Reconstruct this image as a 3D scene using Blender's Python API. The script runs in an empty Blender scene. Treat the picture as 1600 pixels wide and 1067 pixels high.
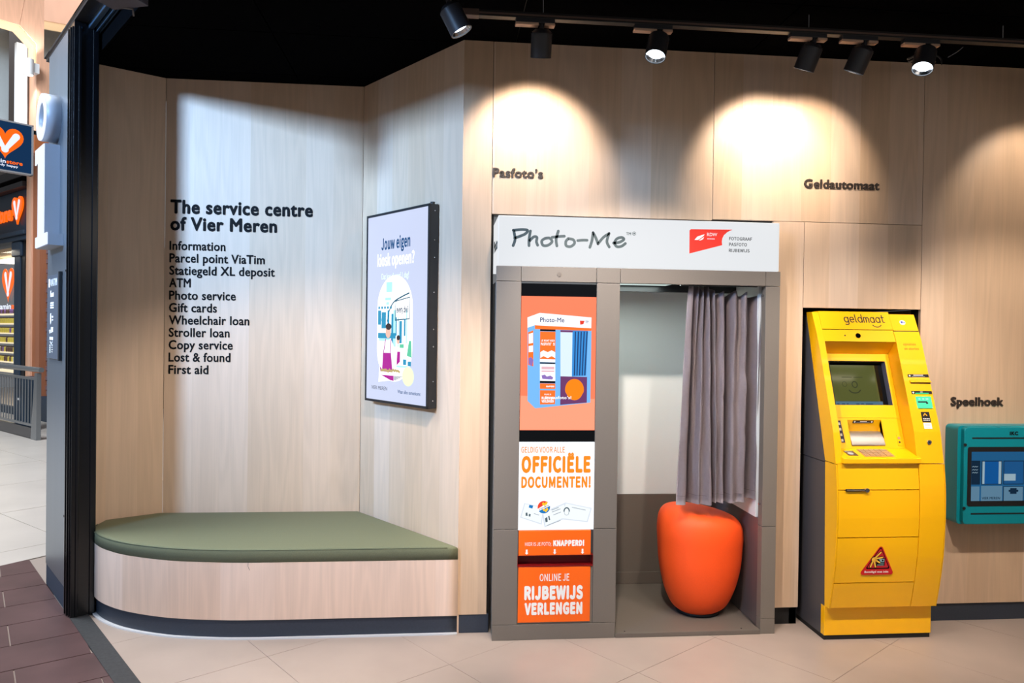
import bpy, bmesh, math, random
from mathutils import Vector, Matrix
random.seed(7)
SC = bpy.context.scene
COL = SC.collection

# ------------------------------------------------------------------ camera
cam_d = bpy.data.cameras.new('camera')
cam = bpy.data.objects.new('camera', cam_d)
COL.objects.link(cam)
cam_d.sensor_fit = 'HORIZONTAL'
cam_d.sensor_width = 36.0
cam_d.lens = 36.0 * 1150.0 / 1600.0
cam_d.clip_start = 0.05
cam_d.clip_end = 200
_r = Vector((0.99549, -0.09384, 0.01330))
_f = Vector((0.09396, 0.99553, -0.00938))
_r.normalize(); _f.normalize()
_u = _r.cross(_f).normalized(); _r = _f.cross(_u).normalized()
m3 = Matrix((_r, _u, -_f)).transposed()
cam.matrix_world = Matrix.Translation((0, 0, 1.5)) @ m3.to_4x4()
SC.camera = cam

# ------------------------------------------------------------------ colour management, world, big lights
SC.view_settings.view_transform = 'Standard'
SC.view_settings.look = 'None'
SC.view_settings.exposure = 0.1
SC.view_settings.gamma = 1.0
SC.view_settings.use_curve_mapping = False

world = bpy.data.worlds.new('world'); SC.world = world
world.use_nodes = True
bg = world.node_tree.nodes['Background']
bg.inputs[0].default_value = (0.90, 0.94, 1.0, 1)
bg.inputs[1].default_value = 0.17


def area(name, loc, target, sx, sy, power, color):
    l = bpy.data.lights.new(name, 'AREA'); l.shape = 'RECTANGLE'; l.size = sx; l.size_y = sy
    l.energy = power; l.color = color
    o = bpy.data.objects.new(name, l); COL.objects.link(o)
    o.location = loc
    o.rotation_euler = (Vector(target) - Vector(loc)).to_track_quat('-Z', 'Y').to_euler()
    return o


# daylight from the glass end of the mall, low and cool, reaching into the recess past the shop-front column
area('daylight', (-5.83, -1.67, 4.5), (-0.8, 4.4, 2.2), 1.0, 1.0, 72, (0.33, 0.58, 1.0)).data.spread = math.radians(36)
# added fill light over the corridor, brightening the mall floor and pillar
area('mall_fill', (-7.0, 4.5, 8.5), (-5.2, 7.2, 0.0), 5.0, 5.0, 1500, (0.86, 0.93, 1.0))
# added warm fill for the shop, an unseen area light below the ceiling
area('shop_warm_fill', (2.6, 0.4, 2.9), (1.3, 3.6, 0.6), 2.6, 1.2, 14, (1.0, 0.90, 0.80))


# ------------------------------------------------------------------ materials
def lin(c):
    return tuple(((v / 255) / 12.92 if v / 255 <= 0.04045 else ((v / 255 + 0.055) / 1.055) ** 2.4) for v in c)


MATS = {}


def mat(name, rgb, rough=0.5, metal=0.0, emit=0.0, noise=0.0, scale=40.0, bump=0.0, spec=0.5, coat=0.0, stretch=(1, 1, 1)):
    if name in MATS:
        return MATS[name]
    m = bpy.data.materials.new(name); m.use_nodes = True
    nt = m.node_tree; p = nt.nodes['Principled BSDF']
    c = lin(rgb)
    p.inputs['Base Color'].default_value = (*c, 1)
    p.inputs['Roughness'].default_value = rough
    p.inputs['Metallic'].default_value = metal
    p.inputs['Specular IOR Level'].default_value = spec
    p.inputs['Coat Weight'].default_value = coat
    if emit > 0:
        p.inputs['Emission Color'].default_value = (*c, 1)
        p.inputs['Emission Strength'].default_value = emit
    if noise > 0 or bump > 0:
        tc = nt.nodes.new('ShaderNodeTexCoord'); mp = nt.nodes.new('ShaderNodeMapping')
        mp.inputs['Scale'].default_value = stretch
        nt.links.new(tc.outputs['Object'], mp.inputs['Vector'])
        n = nt.nodes.new('ShaderNodeTexNoise'); n.inputs['Scale'].default_value = scale
        n.inputs['Detail'].default_value = 4
        nt.links.new(mp.outputs[0], n.inputs['Vector'])
        if noise > 0:
            r = nt.nodes.new('ShaderNodeMapRange')
            r.inputs['From Min'].default_value = 0.25; r.inputs['From Max'].default_value = 0.75
            r.inputs['To Min'].default_value = 1 - noise; r.inputs['To Max'].default_value = 1 + noise
            nt.links.new(n.outputs['Fac'], r.inputs['Value'])
            mx = nt.nodes.new('ShaderNodeVectorMath'); mx.operation = 'SCALE'
            mx.inputs[0].default_value = c
            nt.links.new(r.outputs[0], mx.inputs['Scale'])
            nt.links.new(mx.outputs[0], p.inputs['Base Color'])
        if bump > 0:
            b = nt.nodes.new('ShaderNodeBump'); b.inputs['Strength'].default_value = bump
            b.inputs['Distance'].default_value = 0.002
            nt.links.new(n.outputs['Fac'], b.inputs['Height'])
            nt.links.new(b.outputs[0], p.inputs['Normal'])
    MATS[name] = m
    return m


def screen(name, rgb, strength=1.0):
    """a printed or pixel colour shown by a back-lit surface"""
    if name in MATS:
        return MATS[name]
    m = bpy.data.materials.new(name); m.use_nodes = True
    p = m.node_tree.nodes['Principled BSDF']
    c = lin(rgb)
    p.inputs['Base Color'].default_value = (*[v * 0.05 for v in c], 1)
    p.inputs['Roughness'].default_value = 0.25
    p.inputs['Specular IOR Level'].default_value = 0.3
    p.inputs['Emission Color'].default_value = (*c, 1)
    p.inputs['Emission Strength'].default_value = strength
    MATS[name] = m
    return m


def wood(name, rgb, leaf=0.16, grain=1.0, horizontal=False, rough=0.42):
    """veneered plywood: vertical leaves of slightly different tone, fine grain, faint cathedral figure"""
    if name in MATS:
        return MATS[name]
    m = bpy.data.materials.new(name); m.use_nodes = True
    nt = m.node_tree; N = nt.nodes; L = nt.links; p = N['Principled BSDF']
    p.inputs['Roughness'].default_value = rough
    tc = N.new('ShaderNodeTexCoord')
    sep = N.new('ShaderNodeSeparateXYZ'); L.new(tc.outputs['Object'], sep.inputs[0])
    ax = sep.outputs['Z' if horizontal else 'X']
    wob = N.new('ShaderNodeTexNoise'); wob.inputs['Scale'].default_value = 0.6
    d = N.new('ShaderNodeMath'); d.operation = 'DIVIDE'; L.new(ax, d.inputs[0]); d.inputs[1].default_value = leaf
    f = N.new('ShaderNodeMath'); f.operation = 'FLOOR'; L.new(d.outputs[0], f.inputs[0])
    oi = N.new('ShaderNodeObjectInfo')
    add = N.new('ShaderNodeMath'); add.operation = 'MULTIPLY_ADD'
    L.new(oi.outputs['Random'], add.inputs[0]); add.inputs[1].default_value = 37.0; L.new(f.outputs[0], add.inputs[2])
    wn = N.new('ShaderNodeTexWhiteNoise'); wn.noise_dimensions = '1D'; L.new(add.outputs[0], wn.inputs['W'])
    mp = N.new('ShaderNodeMapping')
    mp.inputs['Scale'].default_value = (1.2, 45, 45) if horizontal else (60, 60, 1.6)
    L.new(tc.outputs['Object'], mp.inputs[0])
    g = N.new('ShaderNodeTexNoise'); g.inputs['Scale'].default_value = 2.2; g.inputs['Detail'].default_value = 5
    L.new(mp.outputs[0], g.inputs['Vector'])
    mp2 = N.new('ShaderNodeMapping')
    mp2.inputs['Scale'].default_value = (0.5, 5, 5) if horizontal else (5, 5, 0.5)
    L.new(tc.outputs['Object'], mp2.inputs[0])
    off = N.new('ShaderNodeVectorMath'); off.operation = 'ADD'
    cmb = N.new('ShaderNodeCombineXYZ')
    sc_ = N.new('ShaderNodeMath'); sc_.operation = 'MULTIPLY'; L.new(wn.outputs['Value'], sc_.inputs[0]); sc_.inputs[1].default_value = 11
    L.new(sc_.outputs[0], cmb.inputs[0]); L.new(sc_.outputs[0], cmb.inputs[2])
    L.new(mp2.outputs[0], off.inputs[0]); L.new(cmb.outputs[0], off.inputs[1])
    n2 = N.new('ShaderNodeTexNoise'); n2.inputs['Scale'].default_value = 1.1; n2.inputs['Detail'].default_value = 2
    L.new(off.outputs[0], n2.inputs['Vector'])
    rg = N.new('ShaderNodeMath'); rg.operation = 'MULTIPLY'; L.new(n2.outputs['Fac'], rg.inputs[0]); rg.inputs[1].default_value = 60
    sn = N.new('ShaderNodeMath'); sn.operation = 'SINE'; L.new(rg.outputs[0], sn.inputs[0])
    # value = 1 + leaf + grain + figure
    a1 = N.new('ShaderNodeMath'); a1.operation = 'MULTIPLY_ADD'; L.new(wn.outputs['Value'], a1.inputs[0]); a1.inputs[1].default_value = 0.13; a1.inputs[2].default_value = 0.85
    a2 = N.new('ShaderNodeMath'); a2.operation = 'MULTIPLY_ADD'; L.new(g.outputs['Fac'], a2.inputs[0]); a2.inputs[1].default_value = 0.17 * grain; L.new(a1.outputs[0], a2.inputs[2])
    a3 = N.new('ShaderNodeMath'); a3.operation = 'MULTIPLY_ADD'; L.new(sn.outputs[0], a3.inputs[0]); a3.inputs[1].default_value = 0.035 * grain; L.new(a2.outputs[0], a3.inputs[2])
    vs = N.new('ShaderNodeVectorMath'); vs.operation = 'SCALE'; vs.inputs[0].default_value = lin(rgb)
    L.new(a3.outputs[0], vs.inputs['Scale'])
    hs = N.new('ShaderNodeHueSaturation'); L.new(vs.outputs[0], hs.inputs['Color'])
    s2 = N.new('ShaderNodeMath'); s2.operation = 'MULTIPLY_ADD'; L.new(wn.outputs['Value'], s2.inputs[0]); s2.inputs[1].default_value = -0.2; s2.inputs[2].default_value = 1.1
    L.new(s2.outputs[0], hs.inputs['Saturation'])
    L.new(hs.outputs[0], p.inputs['Base Color'])
    b = N.new('ShaderNodeBump'); b.inputs['Strength'].default_value = 0.05; b.inputs['Distance'].default_value = 0.001
    L.new(g.outputs['Fac'], b.inputs['Height']); L.new(b.outputs[0], p.inputs['Normal'])
    MATS[name] = m
    return m


PLY = wood('birch_plywood', (205, 177, 150))
PLY_BENCH = wood('bench_plywood', (224, 194, 172), leaf=0.26)
TIMBER = wood('mall_timber', (226, 178, 150), leaf=0.4)
TIMBER_D = wood('mall_timber_brown', (158, 92, 54), leaf=0.3)
BLACK = mat('matt_black', (14, 14, 16), 0.6)
CEIL = mat('black_ceiling', (8, 8, 9), 0.95, noise=0.3, scale=90, spec=0.0)
BLACKMETAL = mat('black_powder_coat', (24, 25, 28), 0.38)
GLOSSBLACK = mat('black_gloss_profile', (7, 9, 13), 0.2, spec=0.5)
SKIRT = mat('dark_skirting', (44, 52, 64), 0.45, noise=0.12, scale=120)
FLOORM = mat('beige_floor_tile', (166, 150, 139), 0.33, noise=0.07, scale=3.5, bump=0.02)
MALLTILE = mat('pale_mall_tile', (196, 188, 180), 0.3, noise=0.07, scale=2.5)
BROWNTILE = mat('brown_stone_tile', (84, 62, 62), 0.4, noise=0.22, scale=5)
GROUT = mat('grout', (158, 142, 132), 0.9)
THRESH = mat('worn_black_threshold', (50, 51, 53), 0.55, noise=0.3, scale=60, bump=0.3)
STEEL = mat('brushed_steel', (134, 142, 150), 0.36, metal=0.8, noise=0.06, scale=25, stretch=(1, 1, 0.02))
STEELPLATE = mat('grey_sign_plate', (104, 112, 124), 0.4, metal=0.5)
CHROME = mat('chrome', (200, 200, 202), 0.16, metal=1.0)
TAUPE = mat('taupe_booth_metal', (114, 106, 97), 0.5, noise=0.03, scale=200)
TAUPE_D = mat('taupe_inner_panel', (104, 96, 88), 0.35, noise=0.03, scale=200)
BOOTHWHITE = mat('white_booth_panel', (226, 229, 228), 0.35)
WHITE = mat('white_paint', (232, 233, 235), 0.45)
LIGHTGREY = mat('light_grey_metal', (146, 146, 150), 0.45)
WALLGREY = mat('mall_grey_wall', (158, 166, 170), 0.7, noise=0.03, scale=20)
LIGHTBOX = screen('lightbox_white', (233, 236, 239), 0.86)
YELLOW = mat('yellow_lacquer', (255, 190, 8), 0.3, coat=0.25)
ANTHRACITE = mat('anthracite_metal', (74, 72, 76), 0.45, noise=0.05, scale=150)
ORANGE = mat('orange_fabric', (250, 82, 14), 0.62, noise=0.05, scale=300, bump=0.15)
OLIVE = mat('olive_fabric', (108, 110, 82), 0.85, noise=0.12, scale=260, bump=0.3)
OLIVE_D = mat('olive_piping', (86, 90, 66), 0.85)
CURTAIN = mat('mauve_grey_curtain', (152, 140, 144), 0.55, noise=0.04, scale=60)
TEAL = mat('teal_lacquer', (0, 132, 144), 0.4)
INK = mat('black_vinyl', (9, 8, 9), 0.7, spec=.15)
INKBROWN = mat('dark_brown_letters', (48, 38, 32), 0.5)
LOGOGREY = mat('slate_print', (58, 72, 74), 0.5)
PRINTRED = mat('red_print', (232, 50, 36), 0.45)
PRINTWHITE = mat('white_print', (244, 242, 238), 0.45)
POSTERORANGE = mat('orange_poster', (255, 104, 8), 0.45, noise=0.02, scale=80)
DARKRED = mat('dark_red_tray', (120, 8, 10), 0.4)
DARKGLASS = mat('dark_glass', (5, 6, 8), 0.06, spec=0.4)
NAVY = mat('navy_paint', (32, 52, 72), 0.5)
BRICKM = mat('purple_brick', (112, 88, 92), 0.85, noise=0.2, scale=30)
MORTAR = mat('mortar', (150, 140, 136), 0.9)
SIGNNAVY = screen('lit_navy_sign', (14, 50, 88), 0.8)
SIGNORANGE = screen('lit_orange', (255, 106, 18), 0.95)
SIGNWHITE = screen('lit_white', (226, 234, 255), 1.05)


# ------------------------------------------------------------------ mesh helpers
def new_bm():
    return bmesh.new()


def box(bm, x0, x1, y0, y1, z0, z1, bev=0.0, M=None):
    b2 = bmesh.new()
    vs = [b2.verts.new((x, y, z)) for x in (x0, x1) for y in (y0, y1) for z in (z0, z1)]
    for f in ((0, 1, 3, 2), (4, 6, 7, 5), (0, 4, 5, 1), (2, 3, 7, 6), (0, 2, 6, 4), (1, 5, 7, 3)):
        b2.faces.new([vs[i] for i in f])
    if bev > 0:
        bmesh.ops.bevel(b2, geom=b2.edges[:], offset=bev, segments=2, affect='EDGES', profile=0.5)
    bmesh.ops.recalc_face_normals(b2, faces=b2.faces[:])
    merge(bm, b2, M)
    return bm


def merge(bm, b2, M=None):
    if M is not None:
        bmesh.ops.transform(b2, matrix=M, verts=b2.verts[:])
    vm = {v: bm.verts.new(v.co) for v in b2.verts}
    for f in b2.faces:
        try:
            nf = bm.faces.new([vm[v] for v in f.verts]); nf.smooth = f.smooth
        except ValueError:
            pass
    b2.free()


def prism(bm, pts, axis, a, b, bev=0.0, M=None, smooth=False):
    """extrude a closed 2D outline; axis 'x': pts=(y,z), 'y': pts=(x,z), 'z': pts=(x,y)"""
    b2 = bmesh.new()

    def P(p, t):
        return {'x': (t, p[0], p[1]), 'y': (p[0], t, p[1]), 'z': (p[0], p[1], t)}[axis]
    A = [b2.verts.new(P(p, a)) for p in pts]; B = [b2.verts.new(P(p, b)) for p in pts]
    n = len(pts)
    b2.faces.new(A); b2.faces.new(B)
    if smooth:   # own corner points for the ends, so that their edges stay crisp
        A = [b2.verts.new(P(p, a)) for p in pts]; B = [b2.verts.new(P(p, b)) for p in pts]
    for i in range(n):
        f = b2.faces.new((A[i], A[(i + 1) % n], B[(i + 1) % n], B[i])); f.smooth = smooth
    bmesh.ops.recalc_face_normals(b2, faces=b2.faces[:])
    if bev > 0:
        bmesh.ops.bevel(b2, geom=b2.edges[:], offset=bev, segments=2, affect='EDGES', profile=0.5)
    merge(bm, b2, M)
    return bm


def cyl(bm, p0, p1, r, seg=20, r1=None, caps=True):
    p0 = Vector(p0); p1 = Vector(p1); r1 = r if r1 is None else r1
    d = (p1 - p0).normalized(); q = d.to_track_quat('Z', 'Y').to_matrix()
    A, B = [], []
    for i in range(seg):
        a = 2 * math.pi * i / seg; o = q @ Vector((math.cos(a), math.sin(a), 0))
        A.append(bm.verts.new(p0 + o * r)); B.append(bm.verts.new(p1 + o * r1))
    for i in range(seg):
        f = bm.faces.new((A[i], A[(i + 1) % seg], B[(i + 1) % seg], B[i])); f.smooth = True
    if caps:
        bm.faces.new([bm.verts.new(v.co) for v in A[::-1]]); bm.faces.new([bm.verts.new(v.co) for v in B])
    return bm


def tube(bm, pts, r, seg=8):
    pts = [Vector(p) for p in pts]
    rings = []
    for i, p in enumerate(pts):
        d = (pts[min(i + 1, len(pts) - 1)] - pts[max(i - 1, 0)]).normalized()
        q = d.to_track_quat('Z', 'Y').to_matrix()
        rings.append([bm.verts.new(p + q @ Vector((math.cos(2 * math.pi * k / seg) * r, math.sin(2 * math.pi * k / seg) * r, 0))) for k in range(seg)])
    for a, b in zip(rings, rings[1:]):
        for k in range(seg):
            f = bm.faces.new((a[k], a[(k + 1) % seg], b[(k + 1) % seg], b[k])); f.smooth = True
    bm.faces.new(rings[0][::-1]); bm.faces.new(rings[-1])
    return bm


def lathe(bm, prof, c, seg=48, shape=None, tilt=None):
    """profile of (radius, z) about the vertical through c"""
    rings = []
    for r, z in prof:
        ring = []
        for i in range(seg):
            a = 2 * math.pi * i / seg; rr = r * (shape(a) if shape else 1)
            v = Vector((math.cos(a) * rr, math.sin(a) * rr, z))
            if tilt: v = tilt(v)
            ring.append(bm.verts.new(v + Vector(c)))
        rings.append(ring)
    for a, b in zip(rings, rings[1:]):
        for i in range(seg):
            f = bm.faces.new((a[i], a[(i + 1) % seg], b[(i + 1) % seg], b[i])); f.smooth = True
    bm.faces.new(rings[0][::-1]); bm.faces.new(rings[-1])
    return bm


def plate(bm, M, w, h, holes, t):
    """slab of w x h (local u,v) and thickness t (local depth, away from viewer) with rectangular holes; M maps (u,depth,v)"""
    us = sorted({0, w} | {v for q in holes for v in q[:2]}); vs = sorted({0, h} | {v for q in holes for v in q[2:]})
    for i in range(len(us) - 1):
        for j in range(len(vs) - 1):
            cu = (us[i] + us[i + 1]) / 2; cv = (vs[j] + vs[j + 1]) / 2
            if any(q[0] < cu < q[1] and q[2] < cv < q[3] for q in holes):
                continue
            box(bm, us[i], us[i + 1], 0, t, vs[j], vs[j + 1], M=M)
    bmesh.ops.remove_doubles(bm, verts=bm.verts[:], dist=1e-5)
    return bm


def world_mat(o):
    m = Matrix.Identity(4)
    ch = []
    while o is not None:
        ch.append(o); o = o.parent
    for q in reversed(ch):
        m = m @ q.matrix_basis
    return m


def obj(name, bm, material, parent=None, origin=None, label=None, local=False, kind=None):
    """one mesh object; bm is in world space unless local=True (then it is in the parent's space)"""
    me = bpy.data.meshes.new(name)
    o = bpy.data.objects.new(name, me); COL.objects.link(o)
    if parent is not None:
        o.parent = parent
        if not local:
            bmesh.ops.transform(bm, matrix=world_mat(parent).inverted(), verts=bm.verts[:])
    elif origin is not None:
        o.location = origin
        bmesh.ops.translate(bm, vec=-Vector(origin), verts=bm.verts[:])
    bm.to_mesh(me); bm.free()
    mats = material if isinstance(material, (list, tuple)) else [material]
    for m in mats:
        me.materials.append(m)
    if label: o['label'] = label
    if kind: o['kind'] = kind
    return o


def thing(name, label, cat, loc, group=None, basis=None):
    o = bpy.data.objects.new(name, None); COL.objects.link(o)
    o.empty_display_size = 0.1
    if basis is not None:
        o.matrix_basis = Matrix.Translation(loc) @ basis.to_4x4()
    else:
        o.location = loc
    o['label'] = label; o['category'] = cat
    if group: o['group'] = group
    return o


def tag(o, label, cat, group=None):
    o['label'] = label; o['category'] = cat
    if group: o['group'] = group
    return o


def struct(o):
    o['kind'] = 'structure'
    return o


# flat print: everything drawn in a plane (origin o, right U, up W, normal N towards the viewer)
class Plane:
    def __init__(s, o, U=(1, 0, 0), W=(0, 0, 1)):
        s.o = Vector(o); s.U = Vector(U).normalized(); s.W = Vector(W).normalized(); s.N = s.U.cross(s.W).normalized()

    def p(s, u, v, n=0.0):
        return s.o + s.U * u + s.W * v + s.N * n


def poly(bm, pl, pts, n0=0.0002, t=0.0006):
    """thin raised shape: outline in plane coordinates"""
    ar = sum(pts[i][0] * pts[(i + 1) % len(pts)][1] - pts[(i + 1) % len(pts)][0] * pts[i][1] for i in range(len(pts)))
    if ar < 0: pts = pts[::-1]
    F = [bm.verts.new(pl.p(u, v, n0 + t)) for u, v in pts]; B = [bm.verts.new(pl.p(u, v, n0 - 0.0001)) for u, v in pts]
    bm.faces.new(F); bm.faces.new(B[::-1])
    k = len(pts)
    for i in range(k):
        bm.faces.new((B[i], B[(i + 1) % k], F[(i + 1) % k], F[i]))
    return bm


def rect(bm, pl, u0, u1, v0, v1, n0=0.0002, t=0.0006):
    return poly(bm, pl, [(u0, v0), (u1, v0), (u1, v1), (u0, v1)], n0, t)


def disc(bm, pl, u, v, r, n0=0.0002, t=0.0006, seg=24, ry=None, a0=0, a1=2 * math.pi):
    ry = r if ry is None else ry
    full = abs(a1 - a0 - 2 * math.pi) < 1e-6
    pts = [(u + r * math.cos(a0 + (a1 - a0) * i / seg), v + ry * math.sin(a0 + (a1 - a0) * i / seg)) for i in range(seg if full else seg + 1)]
    return poly(bm, pl, pts, n0, t)


def catmull(pts, sub=6):
    out = []
    n = len(pts)
    for i in range(n - 1):
        p0 = pts[max(i - 1, 0)]; p1 = pts[i]; p2 = pts[i + 1]; p3 = pts[min(i + 2, n - 1)]
        for k in range(sub):
            t = k / sub
            out.append(tuple(0.5 * ((2 * b) + (-a + c) * t + (2 * a - 5 * b + 4 * c - d) * t * t + (-a + 3 * b - 3 * c + d) * t ** 3) for a, b, c, d in zip(p0, p1, p2, p3)))
    out.append(tuple(pts[-1]))
    return out


def stroke(bm, pl, pts, w, n0=0.0002, t=0.0006, smooth=True, cap=True):
    q = catmull(pts) if smooth and len(pts) > 2 else list(pts)
    L, R = [], []
    for i in range(len(q)):
        a = q[max(i - 1, 0)]; b = q[min(i + 1, len(q) - 1)]
        dx, dy = b[0] - a[0], b[1] - a[1]; l = math.hypot(dx, dy) or 1
        nx, ny = -dy / l * w / 2, dx / l * w / 2
        L.append((q[i][0] + nx, q[i][1] + ny)); R.append((q[i][0] - nx, q[i][1] - ny))
    for i in range(len(q) - 1):
        poly(bm, pl, [R[i], R[i + 1], L[i + 1], L[i]], n0, t)
    if cap:
        for e in ([q[0], q[-1]] if smooth else q):
            disc(bm, pl, e[0], e[1], w / 2, n0, t * 0.98, 12)
    elif not smooth:
        for e in q[1:-1]:
            disc(bm, pl, e[0], e[1], w / 2, n0, t * 0.98, 12)
    return bm


import os
try:   # Blender's own bundled sans serif, used for the narrow capitals of the posters
    NARROW = bpy.data.fonts.load(os.path.join(bpy.utils.system_resource('DATAFILES'), 'fonts', 'Noto Sans CJK Regular.woff2'))
except Exception:
    NARROW = None


def text_mesh(s, bold, spacing=1.0, font=None):
    """front faces of a line of text, 1 unit em; bold = extra stroke weight, by overlaid shifted copies"""
    cu = bpy.data.curves.new('text', 'FONT'); cu.body = s; cu.size = 1.0; cu.resolution_u = 3
    cu.space_character = spacing + bold * 2.2
    cu.fill_mode = 'FRONT'
    if font: cu.font = font
    o = bpy.data.objects.new('text', cu); COL.objects.link(o)
    dg = bpy.context.evaluated_depsgraph_get(); dg.update()
    me = bpy.data.meshes.new_from_object(o.evaluated_get(dg))
    bpy.data.objects.remove(o); bpy.data.curves.remove(cu)
    return me


_ref = {}


def lettering(name, s, material, parent, pl, u0, v0, width, cap, bold=0.0, t=0.0008, n0=0.0002, spacing=1.0, label=None, bm=None, font=None):
    """text with its left end at u0, base line at v0, given total width and capital height"""
    me = text_mesh(s, bold, spacing, font)
    key = 'n' if font else 'b'
    if key not in _ref:
        h = text_mesh('H', 0, 1.0, font); ys = [v.co.y for v in h.vertices]; _ref[key] = (min(ys), max(ys)); bpy.data.meshes.remove(h)
    y0, y1 = _ref[key][0] - bold, _ref[key][1] + bold
    xs = [v.co.x for v in me.vertices]; x0, x1 = min(xs) - bold, max(xs) + bold
    sx = width / (x1 - x0); sy = cap / (y1 - y0)
    own = bm is None
    src = bmesh.new(); src.from_mesh(me); bpy.data.meshes.remove(me)
    bmesh.ops.remove_doubles(src, verts=src.verts[:], dist=1e-5)
    shifts = [(0, 0)] if bold <= 0 else [(bold * math.cos(a), bold * math.sin(a)) for a in [math.pi / 4 + k * math.pi / 4 for k in range(8)]]
    b = bmesh.new()
    for k, (dx, dy) in enumerate(shifts):
        c2 = src.copy()
        for v in c2.verts:
            c = v.co.copy()
            v.co = pl.p(u0 + (c.x + dx - x0) * sx, v0 + (c.y + dy - y0 - bold * 0) * sy, n0)
        r = bmesh.ops.extrude_face_region(c2, geom=c2.faces[:])
        bmesh.ops.translate(c2, vec=pl.N * (t + k * t * .002), verts=[g for g in r['geom'] if isinstance(g, bmesh.types.BMVert)])
        bmesh.ops.recalc_face_normals(c2, faces=c2.faces[:])
        merge(b, c2)
    src.free()
    if not own:
        merge(bm, b); return bm
    return obj(name, b, material, parent, label=label)


def frame(A, B):
    """basis of a wall seen from the room, A left end, B right end: x along it, y into it, z up"""
    X = Vector((B[0] - A[0], B[1] - A[1], 0)).normalized(); Z = Vector((0, 0, 1)); Y = Z.cross(X)
    return Matrix((X, Y, Z)).transposed(), math.hypot(B[0] - A[0], B[1] - A[1])


ORD = ('first', 'second', 'third', 'fourth', 'fifth', 'sixth', 'seventh', 'eighth', 'ninth', 'tenth', 'eleventh', 'twelfth', 'thirteenth', 'fourteenth')
H = 2.962
YW = 3.68


def wall(name, A, B, panels, z0=0.0, z1=H, holes=(), y0=0.02):
    b, w = frame(A, B)
    bm = new_bm()
    plate(bm, Matrix.Translation((0, y0, z0)), w, z1 - z0, [(q[0], q[1], q[2] - z0, q[3] - z0) for q in holes], 0.06)
    o = obj(name, bm, BLACK); o.matrix_basis = Matrix.Translation((A[0], A[1], 0)) @ b.to_4x4(); struct(o)
    for (x0, x1, za, zb) in panels:
        p = new_bm(); box(p, x0 + .0012, x1 - .0012, 0, 0.0195, za + .0012, zb - .0012, 0.0008)
        obj('panel', p, PLY, o, local=True)
    return o


# ------------------------------------------------------------------ the setting
D_ = (-1.944, 4.249); C_ = (-1.615, 4.457); B_ = (-0.482, 4.453); A_ = (0.088, 3.68)
O2 = Vector((-1.625, 3.607, 0)); AV = Vector((-0.585, 0.811, 0)); NV = Vector((0.811, 0.585, 0))   # shop front line, into the distance / into the shop


def sf(s, n, z=0):
    return O2 + AV * s + NV * n + Vector((0, 0, z))


# floors
bm = new_bm()
FP = [sf(1.2, .06), sf(-5.0, .06), Vector((6.4, -0.6, 0)), Vector((6.4, 4.9, 0)), Vector((-1.9, 4.9, 0))]
prism(bm, [(p.x, p.y) for p in FP], 'z', -0.08, -0.006)
floor = struct(obj('floor', bm, GROUT))


def clip_poly(poly_, inside, inter):
    out = []
    for i in range(len(poly_)):
        a, b = poly_[i], poly_[(i + 1) % len(poly_)]
        ia, ib = inside(a), inside(b)
        if ia: out.append(a)
        if ia != ib: out.append(inter(a, b))
    return out


def clip_half(poly_, p, n):
    """keep the side where (q-p).n >= 0"""
    f = lambda q: (q[0] - p[0]) * n[0] + (q[1] - p[1]) * n[1]
    return clip_poly(poly_, lambda q: f(q) >= 0, lambda a, b: tuple(a[k] + (b[k] - a[k]) * f(a) / (f(a) - f(b)) for k in (0, 1)))


def tiles(parent, org, ux, uy, w, h, i0, i1, j0, j1, halves, material, gap=0.003, stagger=0.0, z0=-0.006, z1=0.0):
    for j in range(j0, j1):
        for i in range(i0, i1):
            o = (i + (stagger if j % 2 else 0)) * w
            q = [(o + gap / 2, j * h + gap / 2), (o + w - gap / 2, j * h + gap / 2), (o + w - gap / 2, (j + 1) * h - gap / 2), (o + gap / 2, (j + 1) * h - gap / 2)]
            q = [(org[0] + ux[0] * a + uy[0] * b, org[1] + ux[1] * a + uy[1] * b) for a, b in q]
            for p, n in halves:
                q = clip_half(q, p, n)
                if len(q) < 3: break
            if len(q) < 3: continue
            ar = abs(sum(q[k][0] * q[(k + 1) % len(q)][1] - q[(k + 1) % len(q)][0] * q[k][1] for k in range(len(q)))) / 2
            if ar < 0.002: continue
            b = new_bm(); prism(b, q, 'z', z0, z1 - random.uniform(0, 0.0006))
            obj('tile', b, material, parent)


P0 = sf(0, .085); hn = (NV.x, NV.y)
tiles(floor, (O2.x, O2.y), (-AV.x, -AV.y), (NV.x, NV.y), 0.6, 0.6, -4, 9, 0, 10, [((P0.x, P0.y), hn), ((0, 4.0), (0, -1)), ((0, -.4), (0, 1))], FLOORM, gap=.002)
# threshold strip of the shop opening
bm = new_bm()
prism(bm, [tuple(sf(s, n)[:2]) for s, n in ((0.62, 0.0), (-4.5, 0.0), (-4.5, 0.085), (0.62, 0.085))], 'z', -0.05, 0.003)
struct(obj('threshold_strip', bm, THRESH))

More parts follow.
